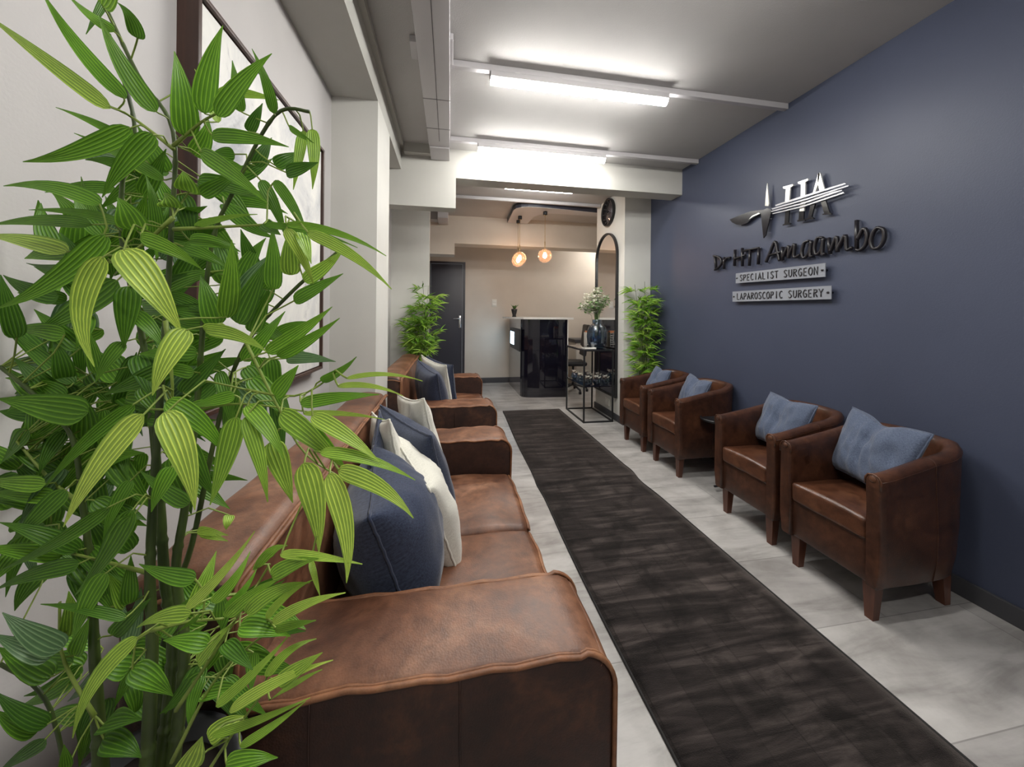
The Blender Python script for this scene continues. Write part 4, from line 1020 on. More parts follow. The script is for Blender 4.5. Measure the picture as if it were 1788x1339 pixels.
-.393 .574 1.332 -.342 .549 1.355 -.300 .547 1.355 .021 .259 -.955 .143 .266
-.532 .718 1.263 -.471 .699 1.232 -.443 .706 1.179 .022 .348 -.911 .220 .445
-.472 .696 1.268 -.437 .686 1.249 -.410 .698 1.255 .023 .460 -.850 .256 .361
-.585 .663 1.387 -.636 .672 1.405 -.700 .706 1.417 .028 .694 -.713 .098 .434
-.487 .572 1.296 -.466 .550 1.272 -.482 .555 1.252 .019 .760 -.643 .099 .447
-.581 .688 1.172 -.603 .674 1.143 -.629 .681 1.095 .031 .699 -.687 .198 .274
-.414 .560 1.241 -.388 .536 1.213 -.380 .536 1.183 .025 .589 -.798 .129 .117
-.427 .616 1.379 -.396 .607 1.404 -.375 .620 1.428 .021 .657 -.753 .039 .061
-.404 .583 1.445 -.362 .562 1.436 -.337 .564 1.449 .026 .758 -.439 -.482 .271
-.574 .720 1.226 -.537 .699 1.169 -.498 .697 1.123 .029 .607 -.682 .408 .202
-.457 .656 1.194 -.432 .638 1.163 -.433 .645 1.125 .030 .756 -.647 .104 .409
-.543 .708 1.466 -.513 .683 1.487 -.491 .679 1.506 .029 .550 -.803 -.229 .300
-.554 .666 1.194 -.587 .656 1.170 -.635 .669 1.133 .026 .434 -.801 .413 .261
-.385 .583 1.347 -.354 .562 1.377 -.342 .566 1.412 .023 .550 -.811 .199 .130
-.592 .658 1.213 -.617 .643 1.225 -.664 .653 1.216 .030 .555 -.792 .255 .050
-.398 .569 1.268 -.375 .555 1.242 -.369 .564 1.212 .016 .625 -.780 -.033 .194
-.421 .614 1.227 -.401 .597 1.194 -.421 .609 1.158 .024 .399 -.907 .138 .440
-.417 .577 1.199 -.377 .559 1.168 -.355 .565 1.130 .024 .746 -.666 -.007 .057
-.410 .598 1.174 -.376 .589 1.140 -.345 .600 1.116 .024 .660 -.710 .246 .298
-.595 .697 1.299 -.577 .687 1.264 -.601 .706 1.226 .031 .435 -.854 -.284 .085
-.415 .626 1.410 -.396 .610 1.430 -.413 .622 1.454 .026 .549 -.835 .020 .096
-.609 .732 1.319 -.631 .721 1.332 -.659 .731 1.365 .032 .817 -.540 .201 .169
-.430 .556 1.259 -.438 .542 1.237 -.455 .549 1.207 .017 .494 -.723 .483 .357
-.550 .629 1.392 -.591 .641 1.388 -.656 .677 1.381 .029 .476 -.813 -.335 .446
-.636 .726 1.403 -.630 .717 1.451 -.617 .727 1.497 .033 .802 -.595 -.051 .332
-.480 .643 1.193 -.440 .626 1.183 -.415 .631 1.170 .024 .760 -.498 .417 .195
-.469 .646 1.194 -.462 .637 1.168 -.486 .653 1.140 .021 .595 -.552 .584 .128
-.549 .722 1.360 -.524 .716 1.394 -.509 .731 1.425 .023 .659 -.752 -.004 .135
-.569 .623 1.395 -.581 .618 1.420 -.593 .632 1.458 .022 .635 -.772 .003 .338
-.461 .562 1.402 -.471 .548 1.421 -.485 .555 1.454 .020 .832 -.536 .142 .363
-.524 .717 1.333 -.478 .687 1.356 -.450 .680 1.378 .032 .456 -.886 -.079 .261
-.617 .707 1.263 -.657 .715 1.230 -.700 .747 1.197 .019 .520 -.854 -.003 .105
-.572 .630 1.398 -.598 .622 1.394 -.643 .637 1.411 .024 .645 -.755 .122 .320
-.480 .617 1.163 -.504 .617 1.145 -.547 .640 1.118 .023 .633 -.774 .025 .395
-.600 .690 1.312 -.609 .687 1.258 -.659 .712 1.211 .032 .609 -.748 -.264 .289
-.602 .665 1.200 -.614 .648 1.191 -.645 .655 1.174 .028 .709 -.681 .180 .155
-.669 .740 1.311 -.700 .750 1.334 -.700 .785 1.347 .024 .689 -.601 .405 .405
-.540 .637 1.329 -.550 .642 1.281 -.604 .673 1.240 .028 .524 -.734 .432 .082
-.582 .719 1.157 -.554 .716 1.101 -.561 .741 1.028 .031 .586 -.765 .267 .419
-.429 .650 1.465 -.450 .646 1.485 -.467 .662 1.524 .024 .578 -.794 -.189 .317
-.430 .568 1.300 -.394 .555 1.278 -.387 .567 1.243 .020 .743 -.625 .241 .355
-.611 .729 1.360 -.646 .720 1.354 -.698 .734 1.375 .029 .510 -.764 -.397 .113
-.461 .639 1.289 -.418 .619 1.272 -.390 .622 1.255 .027 .277 -.961 .020 .149
-.444 .584 1.399 -.414 .558 1.426 -.404 .555 1.459 .023 .705 -.662 -.254 .433
-.446 .601 1.236 -.461 .599 1.204 -.503 .622 1.174 .020 .472 -.703 .532 .176
-.611 .705 1.308 -.647 .711 1.281 -.689 .738 1.237 .023 .750 -.633 -.193 .181
-.383 .545 1.392 -.369 .525 1.434 -.388 .531 1.477 .015 .465 -.861 .208 .312
-.530 .681 1.397 -.540 .669 1.439 -.566 .681 1.487 .022 .537 -.835 -.119 .166
-.625 .699 1.204 -.609 .692 1.181 -.618 .709 1.152 .032 .409 -.904 .124 .273
-.425 .639 1.355 -.380 .630 1.377 -.356 .645 1.415 .023 .609 -.784 -.116 .246
-.368 .546 1.322 -.329 .529 1.314 -.310 .536 1.294 .019 .637 -.689 -.346 .164
-.643 .725 1.318 -.668 .707 1.328 -.700 .713 1.329 .024 .355 -.897 .263 .208
-.421 .617 1.427 -.356 .581 1.405 -.304 .569 1.398 .027 .579 -.799 -.160 .337
-.480 .695 1.278 -.420 .668 1.249 -.396 .668 1.200 .024 .809 -.569 -.145 .302
-.465 .622 1.385 -.459 .604 1.409 -.466 .610 1.437 .021 .484 -.865 .133 .388
-.545 .615 1.193 -.511 .595 1.154 -.488 .598 1.116 .022 .399 -.860 .318 .106
-.579 .699 1.384 -.556 .677 1.417 -.568 .681 1.453 .032 .516 -.791 -.328 .438
-.452 .669 1.222 -.408 .644 1.187 -.366 .640 1.168 .029 .457 -.783 .421 .318
-.612 .717 1.260 -.619 .714 1.216 -.619 .730 1.170 .020 .460 -.826 .325 .172
-.559 .616 1.207 -.573 .604 1.194 -.608 .616 1.173 .026 .781 -.624 .007 .073
-.612 .678 1.322 -.648 .674 1.327 -.699 .693 1.356 .028 .709 -.649 -.276 .120
-.617 .672 1.401 -.605 .646 1.430 -.607 .643 1.465 .024 .682 -.673 -.287 .281
-.513 .698 1.159 -.477 .694 1.132 -.474 .717 1.081 .023 .774 -.621 -.123 .185
-.411 .560 1.198 -.388 .549 1.177 -.385 .562 1.148 .021 .627 -.775 -.075 .390
-.522 .693 1.175 -.552 .702 1.124 -.605 .736 1.067 .029 .644 -.661 .384 .417
-.571 .633 1.192 -.590 .616 1.184 -.621 .622 1.156 .023 .346 -.824 .448 .276
-.529 .613 1.114 -.549 .619 1.090 -.572 .645 1.050 .023 .835 -.550 -.006 .421
-.444 .638 1.186 -.389 .626 1.171 -.349 .638 1.145 .026 .574 -.816 .072 .310
-.477 .631 1.183 -.428 .613 1.199 -.393 .617 1.189 .021 .321 -.903 .286 .088
-.469 .600 1.174 -.425 .592 1.189 -.398 .607 1.203 .026 .624 -.747 .230 .414
-.650 .699 1.135 -.662 .681 1.137 -.697 .687 1.142 .030 .615 -.719 .324 .126
-.427 .663 1.031 -.360 .628 1.047 -.309 .616 1.038 .019 .183 -.964 .192 .236
-.477 .610 1.197 -.500 .617 1.221 -.541 .647 1.245 .026 .665 -.740 .095 .415
-.496 .678 1.068 -.493 .661 1.036 -.497 .666 .994 .020 .367 -.925 .100 .411
-.426 .643 1.122 -.360 .611 1.119 -.308 .602 1.111 .023 .287 -.851 .441 .294
-.565 .637 1.130 -.567 .619 1.109 -.585 .625 1.078 .021 .421 -.757 .500 .117
-.538 .674 1.088 -.501 .654 1.062 -.507 .662 1.019 .027 .522 -.841 .144 .072
-.453 .674 1.173 -.428 .673 1.149 -.409 .693 1.135 .022 .592 -.804 -.059 .101
-.586 .639 1.093 -.615 .645 1.068 -.667 .675 1.031 .021 .486 -.858 .166 .102
-.553 .695 1.021 -.583 .703 .969 -.641 .736 .907 .025 .467 -.609 .641 .091
-.489 .689 1.179 -.436 .668 1.179 -.398 .670 1.186 .020 .344 -.834 .431 .066
-.529 .719 1.148 -.455 .687 1.145 -.399 .678 1.136 .026 .320 -.945 .062 .420
-.664 .718 1.180 -.700 .733 1.190 -.700 .773 1.169 .027 .623 -.714 .319 .401
-.457 .609 1.175 -.389 .572 1.183 -.345 .559 1.162 .019 .769 -.632 -.095 .152
-.473 .575 1.214 -.459 .552 1.249 -.468 .552 1.280 .017 .296 -.927 .230 .394
-.613 .718 1.032 -.600 .720 .984 -.609 .746 .923 .027 .698 -.584 .415 .116
-.432 .631 1.124 -.392 .622 1.131 -.364 .635 1.129 .026 .598 -.791 .129 .310
-.431 .634 1.091 -.377 .613 1.084 -.338 .615 1.063 .029 .175 -.964 .200 .353
-.559 .668 1.153 -.585 .660 1.152 -.629 .675 1.162 .023 .537 -.830 .151 .289
-.388 .606 1.058 -.351 .592 1.034 -.324 .599 1.004 .023 .466 -.745 .478 .394
-.374 .558 1.102 -.356 .558 1.063 -.365 .583 1.008 .026 .512 -.836 .195 .248
-.514 .579 1.184 -.538 .583 1.204 -.593 .613 1.200 .020 .544 -.829 -.132 .254
-.509 .637 1.187 -.521 .631 1.218 -.554 .649 1.244 .024 .607 -.795 .001 .226
-.489 .646 1.128 -.429 .618 1.144 -.386 .614 1.133 .028 .571 -.697 .434 .170
-.469 .626 1.076 -.478 .624 1.028 -.477 .640 .970 .020 .268 -.861 .432 .303
-.615 .685 1.204 -.641 .676 1.191 -.693 .691 1.193 .029 .492 -.742 .455 .410
-.456 .624 1.058 -.455 .611 1.023 -.481 .623 .981 .023 .699 -.504 .507 .341
-.411 .570 1.191 -.401 .559 1.216 -.391 .569 1.227 .025 .389 -.917 .089 .105
-.416 .647 1.199 -.357 .624 1.220 -.310 .624 1.229 .027 .552 -.802 .227 .237
-.512 .575 1.087 -.531 .567 1.057 -.568 .583 1.012 .026 .880 -.471 .060 .052
-.350 .548 1.123 -.334 .546 1.084 -.325 .566 1.038 .023 .441 -.871 .217 .266
-.452 .685 1.101 -.432 .679 1.072 -.424 .695 1.037 .026 .326 -.944 -.044 .246
-.472 .614 1.131 -.456 .586 1.100 -.440 .579 1.064 .020 .666 -.523 .531 .335
-.519 .608 1.058 -.504 .592 1.030 -.497 .597 .993 .027 .854 -.520 .020 .147
-.401 .559 1.156 -.371 .552 1.154 -.358 .568 1.161 .023 .391 -.821 .416 .242
-.530 .595 1.131 -.528 .572 1.114 -.535 .571 1.083 .018 .649 -.717 .255 .157
-.509 .713 1.152 -.462 .707 1.170 -.441 .726 1.205 .031 .397 -.905 .155 .085
-.522 .636 1.137 -.520 .622 1.094 -.558 .636 1.053 .029 .501 -.843 .195 .301
-.442 .628 1.131 -.409 .606 1.107 -.407 .609 1.071 .020 .538 -.725 .429 .343
-.636 .725 1.110 -.688 .737 1.072 -.700 .775 1.040 .031 .410 -.893 .183 .059
-.566 .636 1.108 -.607 .646 1.087 -.668 .679 1.050 .021 .532 -.818 .220 .284
-.417 .575 1.174 -.377 .570 1.148 -.351 .588 1.111 .017 .254 -.966 .044 .117
-.471 .591 1.096 -.442 .583 1.055 -.420 .596 1.012 .027 .602 -.789 .125 .337
-.441 .575 1.180 -.402 .562 1.178 -.379 .573 1.165 .026 .362 -.929 .073 .376
-.533 .600 1.202 -.519 .581 1.235 -.536 .587 1.261 .021 .581 -.746 .327 .176
-.565 .619 1.176 -.579 .599 1.191 -.601 .601 1.222 .027 .709 -.697 .106 .304
-.527 .635 1.048 -.501 .611 1.004 -.473 .606 .958 .025 .231 -.861 .454 .185
-.467 .578 1.108 -.491 .570 1.088 -.526 .584 1.050 .023 .797 -.596 .097 .382
-.460 .589 1.169 -.433 .569 1.208 -.427 .573 1.244 .020 .753 -.635 -.172 .143
-.639 .702 1.143 -.644 .682 1.173 -.674 .688 1.193 .021 .694 -.479 .538 .125
-.402 .579 1.220 -.394 .576 1.240 -.413 .597 1.259 .017 .514 -.840 .174 .169
-.604 .668 1.068 -.614 .655 1.027 -.648 .667 .977 .025 .731 -.514 .448 .282
-.350 .540 1.193 -.321 .533 1.223 -.303 .547 1.250 .022 .517 -.838 -.173 .139
-.467 .667 1.160 -.423 .661 1.173 -.392 .677 1.156 .019 .520 -.826 .216 .145
-.501 .637 1.115 -.501 .616 1.096 -.512 .616 1.066 .027 .635 -.692 .344 .306
-.437 .621 1.066 -.417 .609 1.044 -.405 .618 1.019 .025 .732 -.671 .120 .329
-.548 .629 1.151 -.562 .611 1.122 -.608 .618 1.106 .020 .526 -.756 .390 .396
-.451 .704 1.193 -.418 .696 1.215 -.395 .711 1.232 .028 .553 -.827 .098 .343
-.470 .702 1.047 -.482 .699 .995 -.501 .717 .930 .027 .565 -.735 .374 .429
-.453 .678 1.081 -.415 .667 1.056 -.386 .678 1.031 .032 .564 -.826 .013 .317
-.658 .728 1.117 -.695 .723 1.088 -.700 .741 1.050 .025 .652 -.752 .095 .261
-.525 .720 1.131 -.466 .708 1.129 -.425 .718 1.143 .029 .590 -.762 .268 .261
-.427 .566 1.070 -.436 .549 1.042 -.448 .553 .999 .017 .364 -.568 .738 .335
-.560 .660 1.069 -.602 .667 1.050 -.646 .695 .999 .022 .717 -.678 .161 .434
-.648 .721 1.200 -.681 .719 1.185 -.700 .742 1.165 .021 .555 -.825 -.110 .172
-.462 .634 1.512 -.482 .619 1.479 -.517 .627 1.451 .020 .409 -.873 -.264 .328
-.454 .614 1.503 -.474 .618 1.533 -.516 .646 1.571 .021 .585 -.811 -.022 .322
-.370 .666 1.489 -.309 .643 1.487 -.266 .642 1.464 .024 .418 -.882 -.218 .254
-.374 .641 1.502 -.333 .634 1.475 -.322 .653 1.435 .028 .708 -.594 -.382 .362
-.382 .618 1.501 -.345 .606 1.494 -.323 .615 1.511 .025 .435 -.900 -.021 .223
-.369 .661 1.419 -.350 .655 1.365 -.354 .672 1.310 .023 .484 -.807 .340 .320
-.356 .588 1.434 -.321 .566 1.406 -.299 .567 1.384 .027 .201 -.970 .138 .388
-.451 .599 1.501 -.461 .576 1.511 -.494 .579 1.507 .017 .404 -.899 -.167 .249
-.568 .717 1.510 -.607 .703 1.511 -.664 .713 1.496 .021 .882 -.469 -.036 .249
-.404 .604 1.413 -.385 .590 1.374 -.394 .602 1.337 .020 .782 -.623 .009 .076
-.408 .596 1.425 -.422 .578 1.411 -.439 .581 1.383 .027 .639 -.707 -.303 .121
-.320 .546 1.478 -.266 .518 1.458 -.224 .513 1.450 .019 .613 -.776 -.148 .252
-.373 .569 1.465 -.352 .559 1.423 -.363 .575 1.382 .025 .476 -.879 .014 .163
-.517 .684 1.422 -.551 .666 1.419 -.597 .671 1.396 .030 .837 -.533 -.125 .388
-.364 .580 1.525 -.335 .562 1.541 -.340 .569 1.574 .023 .406 -.816 -.412 .441
-.507 .666 1.436 -.524 .668 1.392 -.556 .693 1.348 .019 .539 -.842 -.014 .154
-.481 .620 1.451 -.476 .596 1.419 -.491 .597 1.395 .024 .490 -.870 .049 .097
-.535 .719 1.475 -.534 .695 1.429 -.558 .696 1.395 .028 .501 -.764 -.406 .265
-.509 .669 1.482 -.537 .676 1.431 -.603 .710 1.396 .019 .806 -.591 .007 .251
-.467 .646 1.476 -.470 .639 1.432 -.484 .655 1.392 .030 .710 -.704 .028 .065
-.478 .709 1.484 -.478 .685 1.432 -.481 .681 1.383 .030 .521 -.677 -.519 .433
-.472 .615 1.410 -.489 .600 1.388 -.514 .606 1.358 .018 .748 -.602 -.280 .444
-.326 .585 1.459 -.288 .562 1.420 -.248 .558 1.407 .026 .750 -.564 -.345 .216
-.501 .713 1.561 -.537 .717 1.565 -.591 .745 1.572 .022 .665 -.743 .075 .213
-.346 .637 1.517 -.313 .635 1.526 -.296 .656 1.559 .024 .582 -.796 -.166 .139
-.466 .594 1.514 -.505 .600 1.523 -.566 .630 1.532 .018 .431 -.902 .035 .068
-.338 .568 1.514 -.296 .542 1.502 -.270 .539 1.491 .022 .596 -.707 -.380 .378
-.477 .686 1.477 -.477 .676 1.440 -.479 .688 1.408 .023 .691 -.691 -.211 .360
-.453 .624 1.491 -.455 .602 1.512 -.482 .604 1.528 .018 .627 -.716 -.307 .137
-.467 .686 1.533 -.501 .694 1.557 -.537 .723 1.604 .024 .537 -.538 -.650 .262
-.592 .648 .979 -.566 .630 .953 -.545 .633 .925 .023 .478 -.610 .632 .213
-.498 .572 .987 -.445 .540 .976 -.430 .535 .942 .016 .646 -.723 .246 .207
-.680 .721 .961 -.693 .702 .947 -.700 .707 .939 .023 .761 -.600 .245 .272
-.631 .669 1.032 -.616 .643 1.065 -.636 .643 1.073 .019 .512 -.859 -.015 .100
-.663 .711 1.006 -.700 .723 1.004 -.700 .760 .987 .022 .396 -.774 .493 .126
-.503 .605 1.077 -.455 .580 1.103 -.420 .578 1.102 .026 .469 -.794 .388 .436
-.498 .576 .959 -.470 .565 .937 -.460 .579 .899 .024 .264 -.771 .580 .228
-.494 .589 .954 -.441 .559 .948 -.407 .552 .933 .024 .506 -.495 .706 .248
-.615 .678 .993 -.618 .678 .954 -.662 .705 .907 .024 .818 -.535 .211 .179
-.652 .680 .977 -.644 .669 .929 -.635 .678 .871 .021 .407 -.863 .298 .056
-.503 .592 1.120 -.474 .563 1.159 -.481 .561 1.189 .027 .598 -.738 .313 .270
-.560 .582 1.000 -.585 .591 .967 -.638 .626 .920 .021 .694 -.719 .020 .314
-.556 .696 .920 -.546 .675 .896 -.558 .678 .860 .027 .352 -.743 .569 .215
-.700 .753 .930 -.700 .736 .952 -.700 .742 .932 .022 .800 -.527 .289 .056
-.493 .572 .956 -.481 .566 .928 -.497 .585 .882 .021 .217 -.797 .563 .139
-.466 .562 1.048 -.437 .560 1.024 -.419 .582 .997 .023 .611 -.789 .064 .306
-.689 .704 .985 -.700 .694 1.009 -.700 .707 1.039 .031 .720 -.659 .218 .356
-.592 .607 1.078 -.631 .613 1.109 -.700 .645 1.114 .021 .891 -.451 .055 .384
-.489 .580 .976 -.448 .552 .960 -.417 .545 .942 .019 .671 -.496 .552 .267
-.569 .588 .977 -.569 .568 .969 -.588 .571 .942 .023 .644 -.601 .474 .381
-.535 .627 1.039 -.494 .609 1.077 -.476 .615 1.110 .026 .397 -.915 .069 .229
-.562 .603 1.027 -.582 .591 1.050 -.628 .604 1.038 .024 .715 -.467 .520 .274
-.470 .575 1.025 -.433 .565 1.032 -.417 .578 1.007 .022 .661 -.625 .416 .173
-.570 .647 1.020 -.516 .615 1.012 -.487 .608 .989 .027 .524 -.818 .235 .329
-.622 .680 .930 -.581 .669 .916 -.577 .686 .867 .020 .566 -.711 .418 .274
-.493 .573 .971 -.454 .556 .939 -.441 .565 .886 .026 .620 -.638 .456 .362
-.585 .617 1.115 -.581 .615 1.150 -.612 .639 1.179 .018 .736 -.582 .346 .249
-.601 .700 1.016 -.560 .693 1.050 -.526 .706 1.050 .030 .393 -.851 .348 .125
-.561 .607 .996 -.598 .614 .976 -.658 .644 .937 .022 .382 -.750 .540 .198
-.661 .730 1.067 -.640 .704 1.128 -.665 .706 1.172 .024 .607 -.724 .327 .100
-.465 .574 .954 -.449 .558 .933 -.449 .566 .897 .017 .364 -.771 .522 .207
-.677 .707 .941 -.674 .685 .904 -.683 .684 .850 .021 .888 -.457 .047 .158
-.571 .688 1.088 -.549 .673 1.128 -.550 .682 1.161 .031 .580 -.773 .259 .430
-.504 .624 1.050 -.452 .609 1.052 -.421 .618 1.067 .018 .501 -.865 -.025 .113
-.629 .682 1.101 -.614 .679 1.135 -.610 .698 1.158 .030 .442 -.897 -.009 .197
-.593 .645 .917 -.607 .631 .900 -.627 .639 .858 .027 .633 -.722 .278 .221
-.596 .732 .973 -.532 .708 .987 -.489 .707 .964 .027 .893 -.441 .084 .123
-.574 .656 1.040 -.588 .654 1.070 -.600 .673 1.097 .018 .785 -.467 .407 .211
-.645 .663 1.045 -.682 .657 1.033 -.700 .675 .992 .028 .668 -.589 .456 .139
-.601 .694 1.050 -.566 .690 1.061 -.548 .709 1.039 .027 .572 -.753 .327 .241
-.464 .619 .748 -.441 .604 .733 -.458 .616 .694 .025 .577 -.373 .727 .334
-.554 .653 .752 -.577 .647 .777 -.624 .665 .764 .024 .634 -.488 .600 .391
-.437 .554 .870 -.392 .521 .917 -.363 .511 .944 .021 .440 -.799 .410 .171
-.534 .628 .773 -.547 .609 .762 -.592 .615 .752 .021 .530 -.758 .380 .191
-.491 .600 .825 -.514 .585 .850 -.557 .593 .853 .022 .398 -.445 .802 .431
-.506 .582 .799 -.533 .583 .773 -.593 .611 .742 .022 .519 -.778 .353 .287
-.503 .579 .819 -.541 .589 .817 -.601 .624 .803 .021 .557 -.663 .500 .230
-.548 .686 .665 -.533 .659 .640 -.557 .659 .601 .024 .408 -.461 .788 .179
-.577 .700 .634 -.590 .700 .602 -.598 .700 .542 .022 .504 -.595 .626 .444
-.489 .620 .781 -.522 .630 .743 -.584 .665 .689 .025 .435 -.816 .380 .077
-.530 .700 .702 -.465 .676 .703 -.413 .662 .699 .030 .457 -.861 .225 .387
-.484 .571 .755 -.514 .576 .759 -.564 .604 .721 .024 .496 -.816 .297 .358
-.423 .590 .785 -.379 .569 .801 -.353 .571 .809 .026 .592 -.658 .466 .348
-.422 .581 .821 -.388 .577 .805 -.372 .596 .760 .021 .514 -.566 .645 .301
-.569 .700 .598 -.547 .693 .564 -.555 .698 .506 .020 .425 -.664 .615 .312
-.502 .694 .762 -.452 .671 .777 -.417 .671 .776 .024 .427 -.696 .577 .315
-.463 .618 .798 -.426 .613 .802 -.404 .631 .769 .024 .396 -.750 .529 .316
-.444 .586 .826 -.410 .557 .885 -.406 .555 .929 .022 .307 -.746 .591 .060
-.496 .700 .613 -.485 .694 .569 -.466 .697 .507 .026 .370 -.757 .539 .332
-.526 .700 .756 -.518 .700 .794 -.551 .700 .813 .020 .623 -.715 .319 .066
-.462 .622 .720 -.433 .614 .691 -.406 .628 .657 .022 .170 -.499 .850 .247
-.497 .610 .743 -.504 .594 .732 -.511 .597 .691 .024 .341 -.463 .818 .125
-.353 .598 .835 -.388 .604 .836 -.428 .631 .845 .022 .233 -.658 .716 .408
-.383 .656 .739 -.405 .644 .708 -.453 .658 .670 .025 .439 -.622 .648 .107
-.389 .690 .792 -.421 .687 .808 -.452 .700 .831 .032 .570 -.411 .711 .177
-.334 .572 .884 -.358 .578 .898 -.397 .607 .894 .025 .322 -.498 .805 .435
-.317 .638 .741 -.271 .614 .743 -.234 .613 .733 .028 .411 -.810 .420 .314
-.380 .683 .726 -.370 .674 .699 -.368 .687 .653 .028 .518 -.729 .448 .223
-.305 .632 .825 -.262 .609 .856 -.231 .608 .874 .030 .535 -.772 .342 .390
-.257 .530 .897 -.210 .502 .912 -.180 .497 .891 .024 .455 -.528 .717 .407
-.313 .571 .776 -.283 .562 .750 -.258 .574 .707 .018 .479 -.625 .617 .299
-.330 .549 .818 -.332 .527 .801 -.366 .530 .779 .024 .225 -.586 .779 .211
-.348 .614 .786 -.359 .608 .762 -.392 .625 .723 .021 .635 -.452 .627 .415
-.322 .542 .810 -.346 .535 .801 -.373 .549 .759 .023 .603 -.643 .471 .278
-.310 .553 .864 -.292 .532 .905 -.303 .536 .927 .024 .125 -.625 .770 .292
-.383 .645 .718 -.342 .623 .698 -.325 .626 .650 .019 .277 -.625 .730 .136
-.297 .612 .809 -.248 .585 .822 -.210 .580 .820 .019 .437 -.742 .508 .100
-.340 .572 .882 -.358 .575 .906 -.395 .600 .910 .023 .124 -.703 .700 .280
-.346 .652 .741 -.310 .639 .752 -.284 .648 .729 .027 .547 -.660 .516 .404
-.295 .566 .877 -.262 .561 .895 -.239 .579 .902 .017 .567 -.782 .260 .256
-.394 .696 .655 -.350 .668 .648 -.329 .664 .612 .031 .010 -.858 .514 .304
-.359 .691 .790 -.316 .674 .831 -.275 .678 .844 .022 .359 -.728 .584 .169
-.288 .554 1.299 -.276 .553 1.335 -.278 .574 1.376 .017 .554 -.795 -.247 .215
-.402 .641 1.244 -.431 .640 1.206 -.458 .659 1.153 .030 .533 -.791 .302 .306
-.269 .615 1.251 -.224 .584 1.234 -.185 .574 1.229 .019 .588 -.796 -.140 .445
-.318 .542 1.300 -.341 .532 1.300 -.378 .545 1.306 .023 .446 -.862 -.241 .185
-.280 .534 1.332 -.272 .532 1.371 -.255 .549 1.405 .024 .263 -.948 -.179 .354
-.308 .647 1.316 -.290 .646 1.341 -.302 .670 1.376 .022 .792 -.599 .114 .173
-.315 .604 1.190 -.279 .584 1.169 -.269 .588 1.132 .030 .565 -.821 -.077 .057
-.358 .602 1.195 -.397 .614 1.192 -.452 .648 1.178 .018 .396 -.739 .545 .365
-.394 .689 1.249 -.431 .695 1.259 -.481 .724 1.241 .031 .630 -.775 .047 .404
-.391 .658 1.297 -.417 .652 1.281 -.460 .669 1.288 .023 .496 -.866 .068 .154
-.369 .660 1.260 -.424 .668 1.240 -.485 .698 1.199 .024 .227 -.972 -.068 .290
-.365 .661 1.346 -.376 .658 1.398 -.419 .682 1.445 .032 .313 -.934 -.175 .417
-.290 .547 1.195 -.305 .554 1.159 -.322 .582 1.112 .017 .344 -.899 .271 .196
-.363 .584 1.179 -.412 .596 1.152 -.483 .632 1.125 .022 .630 -.764 .144 .235
-.318 .560 1.218 -.295 .542 1.176 -.293 .550 1.128 .017 .139 -.900 .414 .289
-.307 .626 1.283 -.270 .614 1.269 -.249 .624 1.244 .019 .463 -.886 .028 .319
-.338 .625 1.197 -.328 .621 1.160 -.336 .641 1.116 .027 .226 -.763 .605 .245
-.357 .607 1.193 -.379 .601 1.174 -.404 .615 1.140 .018 .362 -.893 .266 .147
-.251 .534 1.333 -.230 .517 1.346 -.226 .524 1.367 .020 .508 -.750 -.423 .231
-.335 .544 1.245 -.366 .538 1.247 -.413 .556 1.243 .024 .588 -.808 .033 .312
-.288 .598 1.230 -.254 .575 1.190 -.230 .574 1.148 .027 .299 -.870 .392 .210
-.360 .585 1.221 -.396 .593 1.183 -.450 .625 1.141 .028 .630 -.705 .326 .085
-.265 .546 1.239 -.256 .549 1.195 -.276 .578 1.143 .018 .509 -.829 .232 .407
-.328 .552 1.288 -.346 .542 1.280 -.377 .556 1.294 .023 .465 -.876 -.129 .256
-.287 .638 1.256 -.259 .630 1.283 -.227 .642 1.285 .021 .504 -.863 .049 .345
-.274 .529 1.326 -.255 .521 1.353 -.243 .535 1.380 .022 .327 -.930 .168 .071
-.256 .586 1.178 -.254 .590 1.126 -.257 .614 1.066 .021 .322 -.857 .403 .107
-.369 .612 1.181 -.379 .615 1.137 -.425 .643 1.099 .021 .824 -.504 .260 .420
-.246 .543 1.238 -.239 .537 1.199 -.241 .553 1.154 .023 .498 -.866 -.047 .267
-.320 .558 1.202 -.332 .537 1.174 -.371 .540 1.162 .018 .320 -.917 .238 .131"""
